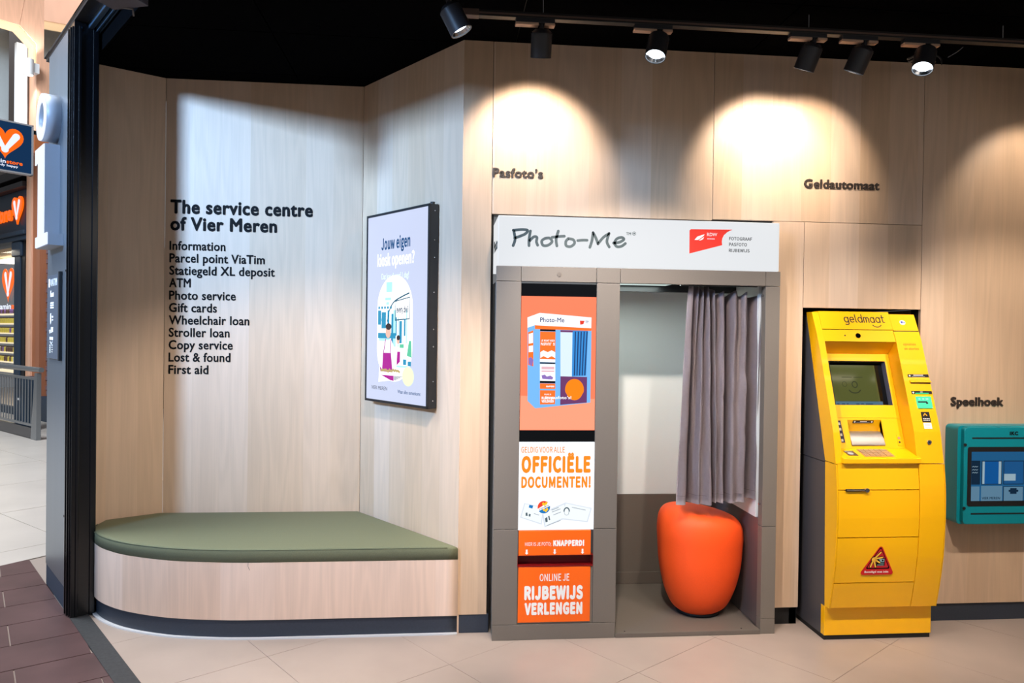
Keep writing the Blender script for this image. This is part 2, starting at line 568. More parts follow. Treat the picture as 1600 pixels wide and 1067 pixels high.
# mall floor: brown stone border along the shop front, pale tiles beyond
bm = new_bm()
prism(bm, [(-22, -6), tuple(sf(-6, 0)[:2]), tuple(sf(1.17, 0)[:2]), (-2.0, 4.9), (-2.0, 8.0), (-4, 16), (-22, 22)], 'z', -0.08, -0.006)
mall_floor = struct(obj('mall_floor', bm, GROUT))
e1 = Vector((-2.597 + 2.759, 5.113 - 4.906)).normalized(); e2 = Vector((e1.y, -e1.x))      # border line, and its right-hand side towards us
hb = ((-2.597, 5.113), (e2.x, e2.y))
tiles(mall_floor, (-2.013, 3.665), (0.855, 0.518), (-0.518, 0.855), 0.60, 0.30, -9, 4, -6, 8,
      [((O2.x, O2.y), (-NV.x, -NV.y)), hb], BROWNTILE, 0.006, 0.5)
tiles(mall_floor, (-3.545, 6.298), (0.743, -0.669), (0.669, 0.743), 1.2, 1.2, -12, 5, -5, 14,
      [((-2.597, 5.113), (-e2.x, -e2.y)), ((-2.31, 4.55), (-.989, -.147))], MALLTILE, 0.006)

# plywood walls of the recess and the long wall
wall('wall_left', (-2.0, 4.213), C_, [(0, .4562, 0.0, H)])
wb, wbw = frame(C_, B_)
wall('wall_back', C_, B_, [(0, wbw, 0.0, H)])
wall('wall_recess', B_, A_, [(0, math.hypot(B_[0] - A_[0], B_[1] - A_[1]) + .004, 0.0, H)])
X0 = A_[0]
wall('wall_right', (X0, YW), (5.6, YW), [
    (0, .237 - X0, .092, H), (.237 - X0, 1.374 - X0, 2.102, H), (1.374 - X0, 2.519 - X0, 2.107, H),
    (1.70 - X0, 1.869 - X0, .092, 2.107), (1.869 - X0, 2.519 - X0, 1.66, 2.107),
    (2.519 - X0, 3.75 - X0, .094, H), (3.75 - X0, 5.5, .094, H)],
    holes=[(.249 - X0, 1.702 - X0, 0.0, 2.10), (1.869 - X0, 2.519 - X0, 0.0, 1.66)])
# niche behind the cash machine
bm = new_bm()
box(bm, 1.83, 1.867, 3.70, 4.6, 0, 1.68); box(bm, 1.83, 2.56, 4.58, 4.62, 0, 1.70); box(bm, 1.83, 2.56, 3.70, 4.6, 1.664, 1.70)
struct(obj('wall_niche', bm, BLACK))
bm = new_bm(); box(bm, 2.521, 2.54, 3.70, 4.58, 0.0, 1.66)
obj('panel', bm, PLY, bpy.data.objects['wall_niche'])
# black plinths
for nm, x0, x1, yb in (('baseboard_left', .09, .246, 3.684), ('baseboard_middle', 1.70, 1.845, 3.72), ('baseboard_right', 2.521, 5.5, 3.69)):
    bm = new_bm(); box(bm, x0, x1, yb, yb + .02, 0.0, .093, 0.001)
    struct(obj(nm, bm, SKIRT))

# ceiling: black acoustic panels
bm = new_bm()
CP = [sf(1.3, .14), sf(-4.6, .14), Vector((6.4, -0.6, 0)), Vector((6.4, 4.9, 0)), Vector((-2.0, 4.9, 0))]
prism(bm, [(p.x, p.y) for p in CP], 'z', H + .015, H + .10)
ceiling = struct(obj('ceiling', bm, BLACK))
CQ = sf(0, .142)
for j in range(-2, 8):
    for i in range(-3, 6):
        q = [(i * 1.2 + .35 + .004, j * .6 + .11 + .004), (i * 1.2 + 1.55 - .004, j * .6 + .11 + .004), (i * 1.2 + 1.55 - .004, j * .6 + .71 - .004), (i * 1.2 + .35 + .004, j * .6 + .71 - .004)]
        q = clip_half(q, (CQ.x, CQ.y), hn)
        if len(q) > 2: q = clip_half(q, (6.4, 0), (-1, 0))
        if len(q) < 3: continue
        b = new_bm(); prism(b, q, 'z', H, H + .016)
        obj('ceiling_panel', b, CEIL, ceiling)
# far side walls of the shop, out of the picture
bm = new_bm(); box(bm, 5.6, 5.7, -0.9, 3.7, 0, H)
struct(obj('wall_far_right', bm, PLY))

# ------------------------------------------------------------------ shop front: beam, roller track column, steel panel
SFB = Matrix((-AV.normalized(), NV.normalized(), Vector((0, 0, 1)))).transposed()   # x towards us along the front, y into the shop
MSF = Matrix.Translation(O2) @ SFB.to_4x4()


def sfbox(bm, s0, s1, n0, n1, z0, z1, bev=0.0):
    return box(bm, -s1, -s0, n0, n1, z0, z1, bev, M=MSF)


bm = new_bm(); sfbox(bm, -4.6, 1.27, 0.0, 0.065, 3.085, 3.40)
beam = struct(obj('trim_1', bm, BLACKMETAL))
bm = new_bm(); sfbox(bm, -4.6, .60, 0.064, 0.088, 3.06, 3.10, 0.003); sfbox(bm, -4.6, .60, 0.098, 0.108, 3.05, 3.10, 0.002); sfbox(bm, -4.6, .60, 0.114, 0.120, 3.05, 3.10, 0.001)
obj('guide_rail', bm, mat('blue_grey_rail', (92, 122, 150), 0.3, metal=0.7), beam)
bm = new_bm(); sfbox(bm, -4.6, 1.27, 0.065, 0.14, 3.10, 3.40); sfbox(bm, -4.6, 1.27, 0.126, 0.14, H, 3.12)
obj('ceiling_edge', bm, CEIL, beam)
# fascia above the beam: a smooth metal panel that mirrors the mall
bm = new_bm(); sfbox(bm, -4.6, 1.268, -0.012, 0.0, 3.10, 5.2)
obj('fascia_panel', bm, mat('mirror_fascia', (176, 160, 150), 0.04, metal=1.0), beam)

bm = new_bm(); sfbox(bm, .47, .605, 0.0, 0.115, 0.0, 3.085, 0.002)
column = struct(obj('trim_2', bm, GLOSSBLACK))
for s, n in ((.49, -.006), (.512, -.012), (.53, -.008), (.55, -.014), (.575, -.006)):
    bm = new_bm(); sfbox(bm, s, s + .011, n, 0.003, 0.004, 3.06, 0.003)
    obj('track_profile', bm, GLOSSBLACK, column)
bm = new_bm(); sfbox(bm, .462, .472, 0.02, .034, 0.004, 3.06, 0.003); sfbox(bm, .462, .472, 0.085, .112, 0.004, 3.06, 0.003)
obj('track_lip', bm, GLOSSBLACK, column)

panel_col = thing('steel_pillar', 'brushed steel clad pillar with navy plinth left of the shop opening', 'pillar', sf(.9, .1))
bm = new_bm(); sfbox(bm, .606, 1.168, 0.0, 0.10, 0.12, 3.083, 0.002)
obj('cladding', bm, STEEL, panel_col)
bm = new_bm(); sfbox(bm, .606, 1.166, 0.003, 0.10, 0.0, 0.119)
obj('plinth', bm, NAVY, panel_col, label='navy plinth')
for s, z in ((.64, 1.81), (1.13, 1.72), (.64, .5), (1.13, 2.5)):
    bm = new_bm(); p = sf(s, 0, z); cyl(bm, p, p - NV * .003, .006, 10)
    obj('screw', bm, BLACKMETAL, panel_col)

# directory plate on the pillar
plq = thing('directory_plate', 'narrow grey directory plate with white brand marks on steel pillar', 'sign', sf(.83, -.004, 1.56))
bm = new_bm(); sfbox(bm, .762, 1.1, -.012, 0.0, 1.33, 1.80, 0.001)
obj('plate', bm, STEELPLATE, plq)
bm = new_bm(); sfbox(bm, .732, .761, -.016, 0.0, 1.325, 1.81, 0.001)
obj('edge_strip', bm, BLACK, plq, label='black edge strip')
plp = Plane(sf(1.1, -.0125, 1.33), -AV, (0, 0, 1))
lettering('lettering', 'VIATIM', PRINTWHITE, plq, plp, .10, .408, .19, .040, 0.012)
bm = new_bm(); rect(bm, plp, .045, .085, .404, .452); obj('logo', bm, PRINTWHITE, plq)
bm = new_bm()
rect(bm, plp, .10, .125, .348, .384); rect(bm, plp, .13, .16, .348, .368); rect(bm, plp, .165, .20, .348, .372)
for k in range(3): rect(bm, plp, .10, .20, .283 + k * .013, .292 + k * .013)
disc(bm, plp, .115, .225, .018, ry=.032); rect(bm, plp, .145, .19, .215, .222); rect(bm, plp, .145, .19, .23, .24)
disc(bm, plp, .095, .163, .022, a0=math.pi, a1=2 * math.pi); rect(bm, plp, .125, .155, .145, .178); rect(bm, plp, .16, .19, .15, .178)
rect(bm, plp, .085, .19, .105, .122); stroke(bm, plp, [(.10, .096), (.137, .084), (.172, .096)], .006)
for k in range(4): disc(bm, plp, .10, .036 + k * .0125, .014, ry=.006)
for k in range(4): rect(bm, plp, .15, .175 + .006 * (k % 2), .036 + k * .0125, .042 + k * .0125)
obj('print', bm, PRINTWHITE, plq, label='white brand marks')


# lit channel letters standing off the pillar: O above I
def letter_o():
    t = thing('channel_letter', 'round white lit channel letter O, upper one on the pillar', 'letter', sf(.9, -.1, 2.58), 'lit letters on the pillar')
    return t


LO = letter_o()
cz, cs = 2.668, .922
ro, ri = .150, .092
LDEP = -.078


def ring_at(bm, n0, n1, r0, r1, seg=48, zr=1.0):
    """ring wall between depth n0 and n1 around (cs, cz), outer radius r0, inner r1"""
    rings = []
    for (r, n) in ((r0, n0), (r0, n1), (r1, n1), (r1, n0)):
        rings.append([bm.verts.new(sf(cs + math.cos(2 * math.pi * i / seg) * r, n, cz + math.sin(2 * math.pi * i / seg) * r * zr)) for i in range(seg)])
    for k in range(4):
        a, b = rings[k], rings[(k + 1) % 4]
        for i in range(seg):
            f = bm.faces.new((a[i], a[(i + 1) % seg], b[(i + 1) % seg], b[i])); f.smooth = k in (0, 2)
    bmesh.ops.recalc_face_normals(bm, faces=bm.faces[:])
    return bm


obj('letter_body', ring_at(new_bm(), LDEP + .006, 0.0, ro, ri, zr=.86), LIGHTGREY, LO, label='grey metal returns')
obj('lit_face', ring_at(new_bm(), LDEP, LDEP + .006, ro - .002, ri + .002, zr=.86), SIGNWHITE, LO, label='glowing white face')
LI = thing('channel_letter', 'tall white lit channel letter I with foot serif, below the round letter', 'letter', sf(.9, -.1, 1.85), 'lit letters on the pillar')
bm = new_bm(); bf = new_bm()
ipts = [(.822, 2.508), (1.098, 2.515), (1.098, 2.43), (1.003, 2.44), (1.003, 2.01), (1.077, 2.01), (1.077, 1.951), (.716, 1.948), (.716, 2.011), (.822, 2.01)]


def sfprism(bm, pts, n0, n1):
    A = [bm.verts.new(sf(s, n0, z)) for s, z in pts]; B = [bm.verts.new(sf(s, n1, z)) for s, z in pts]
    bm.faces.new(A); bm.faces.new(B)
    for i in range(len(pts)):
        bm.faces.new((A[i], A[(i + 1) % len(pts)], B[(i + 1) % len(pts)], B[i]))
    bmesh.ops.recalc_face_normals(bm, faces=bm.faces[:])
    return bm


obj('letter_body', sfprism(bm, ipts, LDEP + .006, 0.0), LIGHTGREY, LI, label='grey metal returns')
cx_, cz_ = .91, 2.23
obj('lit_face', sfprism(bf, [(cx_ + (s - cx_) * .985, cz_ + (z - cz_) * .985) for s, z in ipts], LDEP, LDEP + .006), SIGNWHITE, LI, label='glowing white face')

# ------------------------------------------------------------------ bench
bench_pts = [(.090, 3.667), (-.40, 3.667), (-.886, 3.668), (-1.10, 3.684), (-1.325, 3.727), (-1.547, 3.818), (-1.70, 3.925), (-1.80, 4.035), (-1.845, 4.12), (-1.86, 4.20)]
front = catmull([(p[0], p[1]) for p in bench_pts], 6)
back = [(-1.86, 4.285), (-1.62, 4.44), (-.487, 4.436), (.086, 3.668 + .004)]


def inset(pts, d):
    out = []
    for i, p in enumerate(pts):
        a = pts[max(i - 1, 0)]; b = pts[min(i + 1, len(pts) - 1)]
        dx, dy = b[0] - a[0], b[1] - a[1]; l = math.hypot(dx, dy)
        out.append((p[0] + dy / l * d, p[1] - dx / l * d))
    return out


bench = thing('built_in_bench', 'built-in plywood bench with rounded left end in the wall recess', 'bench', (-.8, 3.95, 0))
bm = new_bm(); prism(bm, inset(front, -.0) + back[:3], 'z', .094, .374, smooth=True)
obj('front_panel', bm, PLY_BENCH, bench)
bm = new_bm(); prism(bm, inset(front, .012) + back[:3], 'z', 0.0, .0935, smooth=True)
obj('plinth', bm, SKIRT, bench, label='dark plinth')
bm = new_bm(); prism(bm, inset(front, -.006) + inset(front, .012)[::-1], 'z', 0.0, .007, smooth=True)
obj('sealant_bead', bm, mat('sealant', (206, 206, 208), 0.3), bench)
cushion = thing('seat_cushion', 'olive green fabric seat cushion covering the plywood bench', 'cushion', (-.8, 3.95, .374))
bm = new_bm()
co = front[:] + back[:3]
b2 = bmesh.new()
A = [b2.verts.new((x, y, .3755)) for x, y in co]; B = [b2.verts.new((x, y, .440)) for x, y in co]
b2.faces.new(A); ft = b2.faces.new(B)
for i in range(len(co)):
    f = b2.faces.new((A[i], A[(i + 1) % len(co)], B[(i + 1) % len(co)], B[i])); f.smooth = True
bmesh.ops.recalc_face_normals(b2, faces=b2.faces[:])
bmesh.ops.bevel(b2, geom=[e for e in ft.edges], offset=.014, segments=4, affect='EDGES', profile=0.5)
for f in b2.faces: f.smooth = True
merge(bm, b2)
obj('cover', bm, OLIVE, cushion)
bm = new_bm(); tube(bm, [(x, y + .006, .4335) for x, y in inset(front, -.004)[1:]], .0028, 6)
obj('piping', bm, OLIVE_D, cushion)
bm = new_bm(); tube(bm, [(-.925, 3.664, .378), (-.926, 3.661, .362), (-.922, 3.662, .35), (-.918, 3.663, .34)], .0008, 5)
obj('loose_thread', bm, INK, cushion)

# ------------------------------------------------------------------ lettering on the plywood
plb = Plane((C_[0], C_[1], 0), (B_[0] - C_[0], B_[1] - C_[1], 0), (0, 0, 1))
wl = thing('wall_lettering', 'bold black two-line heading The service centre of Vier Meren on plywood', 'lettering', (-1.18, 4.45, 2.13))
lettering('text_line', 'The service centre', INK, wl, plb, .030, 2.178, .812, .082, 0.036, t=.002)
lettering('text_line', 'of Vier Meren', INK, wl, plb, .030, 2.080, .606, .080, 0.036, t=.002)
wl2 = thing('wall_lettering', 'black list of eleven services under the heading in the recess', 'lettering', (-1.3, 4.45, 1.62))
ws = {'Information': 352, 'Parcel point ViaTim': 414, 'Statiegeld XL deposit': 430, 'ATM': 298, 'Photo service': 368.5, 'Gift cards': 339, 'Wheelchair loan': 390, 'Stroller loan': 359, 'Copy service': 364, 'Lost & found': 360.5, 'First aid': 326}
for k, (s, px) in enumerate(ws.items()):
    lettering('text_line', s, INK, wl2, plb, .027, 1.966 - k * .0725 + .0003 * k, (px - 265 + .12 * k) * .003625, .053, 0.022, t=.002, n0=.0002)
plw = Plane((0, YW, 0))
o = lettering('wall_lettering', 'Pasfoto\u2019s', INKBROWN, None, plw, .240, 2.286, .252, .046, 0.030, t=.006)
tag(o, 'raised dark lettering Pasfoto\u2019s above the photo booth', 'lettering', 'raised words on the long wall')
o = lettering('wall_lettering', 'Geldautomaat', INKBROWN, None, plw, 1.862, 2.284, .412, .046, 0.030, t=.006)
tag(o, 'raised dark lettering Geldautomaat above the yellow cash machine', 'lettering', 'raised words on the long wall')
o = lettering('wall_lettering', 'Speelhoek', INKBROWN, None, plw, 2.697, 1.153, .298, .046, 0.030, t=.006)
tag(o, 'raised dark lettering Speelhoek above the teal play screen', 'lettering', 'raised words on the long wall')

# ------------------------------------------------------------------ portrait display on the angled wall
db, dw = frame(B_, A_)
DX0 = dw - .806; DW = .618; DZ = 1.112; DH = 1.055
disp = thing('wall_display', 'black framed portrait advertising screen on the angled recess wall', 'screen', (B_[0], B_[1], 0), basis=db)


def dbox(x0, x1, y0, y1, z0, z1, bev=0.0):
    b = new_bm(); box(b, DX0 + x0, DX0 + x1, y0, y1, DZ + z0, DZ + z1, bev); return b


obj('housing', dbox(0, DW, -.058, -.004, 0, DH, .003), BLACKMETAL, disp, local=True)
obj('wall_bracket', dbox(.12, DW - .12, -.006, .0, .2, DH - .2), BLACK, disp, local=True)
obj('display_panel', dbox(.013, DW - .013, -.0605, -.058, .013, DH - .013), screen('display_white', (216, 224, 250), 0.84), disp, local=True)
bm = new_bm(); box(bm, DX0, DX0 + .013, -.063, -.057, DZ, DZ + DH); box(bm, DX0 + DW - .013, DX0 + DW, -.063, -.057, DZ, DZ + DH)
box(bm, DX0, DX0 + DW, -.063, -.057, DZ, DZ + .013); box(bm, DX0, DX0 + DW, -.063, -.057, DZ + DH - .013, DZ + DH)
obj('bezel', bm, BLACK, disp, local=True)
for z in (.04, .14, .32, .41, .60, .78, .87, 1.02):
    b = new_bm(); cyl(b, (DX0 + DW - .001, -.03, DZ + z), (DX0 + DW + .002, -.03, DZ + z), .0035, 8)
    obj('screw', b, CHROME, disp, local=True)
bm = new_bm(); cyl(bm, (DX0 + DW - .02, -.03, DZ + DH - .002), (DX0 + DW - .02, -.03, DZ + DH + .012), .012, 12)
obj('sensor_knob', bm, BLACK, disp, local=True)
# what the screen shows
dX = Vector((db[0][0], db[1][0], 0))
pd = Plane(world_mat(disp) @ Vector((DX0 + .013, -.0607, DZ + .013)), dX, (0, 0, 1))
SW, SH = DW - .026, DH - .026
lettering('screen_text', 'Jouw eigen', screen('display_blue', (26, 82, 134), .9), disp, pd, .145, .835, .285, .066, 0.014, t=.0003, font=NARROW)
lettering('screen_text', 'kiosk openen?', screen('display_pure_white', (255, 255, 255), 1.35), disp, pd, .105, .745, .365, .066, 0.010, t=.0003, font=NARROW)
lettering('screen_text', 'Dat kan al vanaf 1 dag!', screen('display_pale', (226, 250, 250), 1.15), disp, pd, .15, .672, .27, .032, 0.0, t=.0003)


def pic(name, fn, material, n0, t=.0002):
    b = new_bm(); fn(b, n0, t); return obj(name, b, material, disp, kind='stuff')


cxp, czp, rr, half = .285, .40, .175, .115


def pill(b, n0, t):
    pts = [(cxp + rr * math.cos(a), czp + half + rr * math.sin(a)) for a in [math.pi * i / 20 for i in range(21)]]
    pts += [(cxp + rr * math.cos(a), czp - half + rr * math.sin(a)) for a in [math.pi + math.pi * i / 20 for i in range(21)]]
    poly(b, pd, pts, n0, t)


DBLUE = screen('display_teal', (38, 150, 190), .95); DDARK = screen('display_dark', (20, 60, 90), .8)
DMAG = screen('display_magenta', (176, 22, 150), .95); DSKIN = screen('display_skin', (236, 190, 170), 1.0)
DHAIR = screen('display_hair', (56, 44, 48), .8); DGREEN = screen('display_green', (96, 200, 160), 1.0)
DLIME = screen('display_lime', (232, 250, 196), 1.1); DPURE = MATS['display_pure_white']; DCYAN = screen('display_cyan', (176, 232, 240), 1.05)
DTAN = screen('display_tan', (186, 168, 110), 1.0)
pic('photo_ground', pill, DPURE, .0002)


def f_blue(b, n0, t):
    for (u0, u1, v0, v1) in ((.118, .15, .42, .50), (.155, .20, .40, .49), (.215, .235, .38, .50), (.12, .30, .345, .375), (.255, .275, .30, .48), (.30, .31, .36, .46), (.335, .36, .32, .44), (.38, .395, .36, .45), (.42, .45, .20, .225), (.375, .405, .205, .235)):
        rect(b, pd, u0, u1, v0, v1, n0, t)
    for k in range(5): rect(b, pd, .12 + k * .03, .138 + k * .03, .508, .522, n0, t)


def f_cyan(b, n0, t):
    for (u0, u1, v0, v1) in ((.20, .26, .60, .655), (.19, .25, .555, .57), (.13, .24, .33, .345), (.275, .30, .30, .5), (.32, .33, .30, .46), (.37, .375, .30, .46), (.40, .41, .32, .5), (.31, .42, .19, .20), (.20, .23, .53, .545), (.14, .19, .44, .455)):
        rect(b, pd, u0, u1, v0, v1, n0, t)


pic('photo_stalls', f_cyan, DCYAN, .0004)
pic('photo_stalls', f_blue, DBLUE, .0006)


def f_green(b, n0, t):
    poly(b, pd, [(.41, .255), (.455, .245), (.45, .335), (.43, .335)], n0, t); rect(b, pd, .34, .38, .295, .315, n0, t)


pic('photo_plants', f_green, DGREEN, .0006)


def f_arm(b, n0, t):
    stroke(b, pd, [(.215, .44), (.235, .50), (.28, .545), (.36, .572), (.425, .588)], .008, n0, t)
    stroke(b, pd, [(.295, .445), (.295, .548), (.43, .566), (.43, .452), (.295, .445)], .007, n0, t, smooth=False)


pic('photo_sign', f_arm, screen('display_steelblue', (44, 98, 122), .9), .0006)
lettering('screen_text', 'every.deli', DDARK, disp, pd, .306, .485, .112, .034, 0.012, t=.0003, n0=.0006, font=NARROW)


def f_person(b, n0, t):
    disc(b, pd, .225, .382, .027, n0, t, ry=.036); disc(b, pd, .325, .335, .014, n0, t, ry=.02)


pic('photo_faces', f_person, DSKIN, .0008)


def f_hair(b, n0, t):
    disc(b, pd, .228, .41, .029, n0, t, ry=.018); disc(b, pd, .327, .35, .017, n0, t, ry=.014)


pic('photo_hair', f_hair, DHAIR, .001)


def f_shirt(b, n0, t):
    poly(b, pd, [(.13, .10), (.145, .29), (.20, .335), (.26, .335), (.30, .28), (.30, .12)], n0, t)


pic('photo_shirt', f_shirt, screen('display_shirt', (244, 244, 250), 1.15), .0008)


def f_apron2(b, n0, t):
    poly(b, pd, [(.165, .125 + .02), (.175, .265), (.255, .265), (.275, .145)], n0, t)
    stroke(b, pd, [(.18, .265), (.20, .34)], .006, n0, t); stroke(b, pd, [(.25, .265), (.255, .34)], .006, n0, t)
    # lower apron follows the rounded end of the picture
    pts = [(.155, .118), (.285, .122), (.285, .112)]
    pts += [(cxp + rr * .985 * math.cos(a), czp - half + rr * .985 * math.sin(a)) for a in [math.radians(270 - 8 * i) for i in range(0, 6)]]
    b_ = [p for p in pts if True]
    poly(b, pd, [(.155, .142), (.285, .146)] + [(cxp + rr * .98 * math.cos(math.radians(q)), czp - half + rr * .98 * math.sin(math.radians(q))) for q in (270, 258, 246, 234, 222, 214)], n0, t)
    poly(b, pd, [(.312, .20), (.318, .275), (.346, .275), (.345, .22)], n0, t)


pic('photo_apron', f_apron2, DMAG, .001)


def f_tray(b, n0, t):
    rect(b, pd, .135, .375, .142, .16, n0, t)


pic('photo_tray', f_tray, DPURE, .0012)


def f_food(b, n0, t):
    rnd = random.Random(3)
    for k in range(16): disc(b, pd, .16 + k * .012, .168 + rnd.uniform(-.004, .006), .008, n0, t, 10)


pic('photo_food', f_food, DTAN, .0014)


czl = czp - half - rr     # lowest point of the picture


def f_zig3(b, n0, t):
    for r_ in range(4):
        zz = czl + .008 + r_ * .0065
        wdt = .03 + r_ * .02
        pts = [(.29 + k * .006, zz + (.005 if k % 2 else 0)) for k in range(max(2, int(wdt / .006)))]
        stroke(b, pd, pts, .0035, n0, t, smooth=False, cap=False)


pic('photo_fabric', f_zig3, DDARK, .001)


def f_bag(b, n0, t):
    disc(b, pd, .425, .145, .055, n0, t, ry=.052)


pic('photo_badge', f_bag, DLIME, .0016)
lettering('screen_text', 'VIER MEREN', screen('display_grey', (86, 96, 120), .8), disp, pd, .055, .057, .165, .020, 0.0, t=.0003)
lettering('screen_text', 'Waar alles samenkomt', MATS['display_blue'], disp, pd, .325, .050, .215, .019, 0.006, t=.0003)

# ------------------------------------------------------------------ photo booth
YB = 3.58
booth = thing('photo_booth', 'taupe photo booth with lit white header and curtained opening', 'photo booth', (.97, 3.95, 0))


def part(name, bm, m, label=None, parent=None, kind=None):
    return obj(name, bm, m, parent or booth, label=label, kind=kind)


def bx(x0, x1, y0, y1, z0, z1, bev=0.0):
    b = new_bm(); box(b, x0, x1, y0, y1, z0, z1, bev); return b


header = part('header', bx(.263, 1.688, YB, 4.1, 1.836, 2.081, .004), LIGHTBOX, 'white glowing header lightbox')
# top beam in four faces with fine seams
for x0, x1 in ((.258, .378), (.380, .752), (.754, .872), (.874, 1.619), (1.621, 1.696)):
    part('beam_cover', bx(x0, x1, YB - .001, YB + .03, 1.762, 1.835, .0012), TAUPE)
part('beam', bx(.262, 1.694, YB + .006, YB + .06, 1.764, 1.834), TAUPE_D)
bm = new_bm(); cyl(bm, (.566, YB - .004, 1.798), (.566, YB + .002, 1.798), .011, 20); part('key_lock', bm, TAUPE_D)
# left pillar: side strips, plinth and the inset column of screens
ZS = .545
for x0, x1, z0, z1 in ((.258, .380, ZS + .001, 1.760), (.756, .872, ZS + .001, 1.760), (.258, .380, .077, ZS - .001), (.756, .872, .077, ZS - .001)):
    part('pillar_panel', bx(x0, x1, YB, YB + .03, z0, z1, .0015), TAUPE)
part('pillar_panel', bx(.381, .755, YB + .004, YB + .03, .077, .364, .001), TAUPE)
part('pillar_plinth', bx(.258, .870, YB - .001, YB + .03, 0.0, .0755, .0012), TAUPE)
part('side_wall', bx(.260, .285, YB + .03, 4.36, 0.0, 1.762), TAUPE)
part('inner_wall', bx(.845, .8695, YB + .03, 4.36, 0.0, 1.762), TAUPE_D)
# right post
part('right_post', bx(1.621, 1.696, YB, YB + .05, ZS + .001, 1.760, .0015), TAUPE)
part('right_post', bx(1.621, 1.696, YB, YB + .05, .077, ZS - .001, .0015), TAUPE)
part('right_post', bx(1.621, 1.696, YB, YB + .05, 0.0, .0755, .0015), TAUPE)
part('side_wall', bx(1.660, 1.690, YB + .05, 4.36, 0.0, 1.762), TAUPE)
# inside
part('booth_floor', bx(.872, 1.62, YB - .004, 4.34, 0.0, .022, .002), TAUPE_D)
for x, y in ((.925, 3.60), (1.53, 3.60)):
    bm = new_bm(); cyl(bm, (x, y, .021), (x, y, .0235), .004, 10); part('floor_screw', bm, BLACK)
part('back_wall', bx(.87, 1.66, 4.30, 4.33, .5575, 1.80), BOOTHWHITE, 'white upper back wall')
part('back_wall', bx(.87, 1.66, 4.296, 4.33, .09, .556), TAUPE_D, 'taupe lower back wall')
part('skirting', bx(.87, 1.62, 4.290, 4.33, .022, .093, .002), TAUPE_D)
GLOSSTAUPE = mat('gloss_taupe_panel', (92, 84, 84), 0.12, spec=0.7)
part('side_lining', bx(1.622, 1.66, YB + .051, 4.296, .022, .574), GLOSSTAUPE, 'glossy taupe lower side wall')
part('side_lining', bx(1.618, 1.66, YB + .075, 4.296, .576, 1.79), BOOTHWHITE, 'white upper side wall')
part('inner_ceiling', bx(.87, 1.66, YB + .06, 4.33, 1.79, 1.83), BOOTHWHITE)
part('ceiling_bar', bx(.87, 1.62, 3.95, 3.99, 1.745, 1.79), BLACKMETAL)
dif = part('light_diffuser', bx(.90, 1.20, 3.66, 3.90, 1.775, 1.789), screen('booth_diffuser', (206, 226, 220), 0.8), 'dim white booth lamp')
l = bpy.data.lights.new('booth_lamp_light', 'AREA'); l.energy = 3.2; l.size = .28; l.color = (.86, 1, .95)
o = bpy.data.objects.new('booth_lamp_light', l); COL.objects.link(o); o.parent = booth; o.location = Vector((1.05, 3.78, 1.773)) - booth.location
part('curtain_rail', bx(1.21, 1.62, 3.672, 3.688, 1.762, 1.785), BLACKMETAL)
for z in (1.715, .655):
    bm = new_bm(); cyl(bm, (1.612, 3.605, z), (1.624, 3.605, z), .006, 12); part('curtain_stud', bm, CHROME)
bm = new_bm(); cyl(bm, (.868, 3.70, .52), (.884, 3.70, .52), .06, 20, r1=.05); part('inner_fitting', bm, WHITE, 'white round fitting')
bm = new_bm(); cyl(bm, (.868, 3.72, .665), (.884, 3.72, .665), .026, 20, r1=.022); part('inner_fitting', bm, LIGHTGREY, 'grey round fitting')

# header print
ph = Plane((.263, YB - .0005, 1.836))


def hd(cx, cy):
    t = (cx - 90) / 1407; top = 308 + 39 * t; bot = 562 + 28 * t
    return (1.425 * t, .245 * (1 - (cy - top) / (bot - top)))


bm = new_bm()
for s in ([(165, 385), (172, 430), (163, 462)], [(163, 385), (205, 381), (232, 385), (222, 402), (195, 415), (170, 424)],
          [(246, 388), (240, 430), (240, 462)], [(241, 440), (262, 418), (278, 420), (276, 442), (282, 460)],
          [(318, 425), (302, 438), (308, 460), (332, 460), (352, 442), (340, 424), (318, 425)],
          [(382, 388), (372, 430), (376, 463)], [(352, 420), (380, 416), (412, 414)],
          [(432, 426), (420, 440), (422, 462), (444, 466), (462, 450), (456, 432), (432, 426)],
          [(478, 436), (502, 434), (524, 434)],
          [(553, 398), (548, 436), (538, 470)], [(553, 396), (566, 420), (578, 452)], [(578, 452), (604, 420), (632, 400)], [(632, 400), (622, 440), (634, 468)],
          [(655, 448), (684, 444), (706, 430), (696, 420), (672, 426), (660, 448), (672, 466), (695, 464), (714, 450)]):
    stroke(bm, ph, [hd(*p) for p in s], .0135)
part('logo_lettering', bm, LOGOGREY, 'slate handwritten Photo-Me lettering', header)
a, b_ = hd(717, 408), hd(742, 408)
lettering('trade_mark', 'TM', LOGOGREY, header, ph, a[0], a[1], b_[0] - a[0], .014, .02)
bm = new_bm(); c = hd(757, 400)
stroke(bm, ph, [(c[0] + .0085 * math.cos(k * math.pi / 6), c[1] + .0085 * math.sin(k * math.pi / 6)) for k in range(13)], .0022)
disc(bm, ph, c[0], c[1], .004)
obj('trade_mark', bm, LOGOGREY, header)
bm = new_bm()
poly(bm, ph, [hd(*p) for p in ((1036, 500), (1035, 384), (1042, 378), (1254, 380), (1228, 392), (1210, 408), (1202, 425), (1200, 440), (1202, 458))])
obj('emblem', bm, PRINTRED, header, label='red emblem flag')
bm = new_bm()
for pts in (((1060, 432), (1075, 415), (1095, 408), (1112, 404), (1104, 414), (1090, 424), (1078, 432)), ((1082, 434), (1098, 424), (1110, 416), (1104, 428), (1092, 434))):
    poly(bm, ph, [hd(*p) for p in pts], .0008, .0005)
obj('emblem_bird', bm, PRINTWHITE, header)
a = hd(1124, 412)
lettering('emblem_text', 'RDW', PRINTWHITE, header, ph, a[0], a[1], .052, .016, 0.0, n0=.0008)
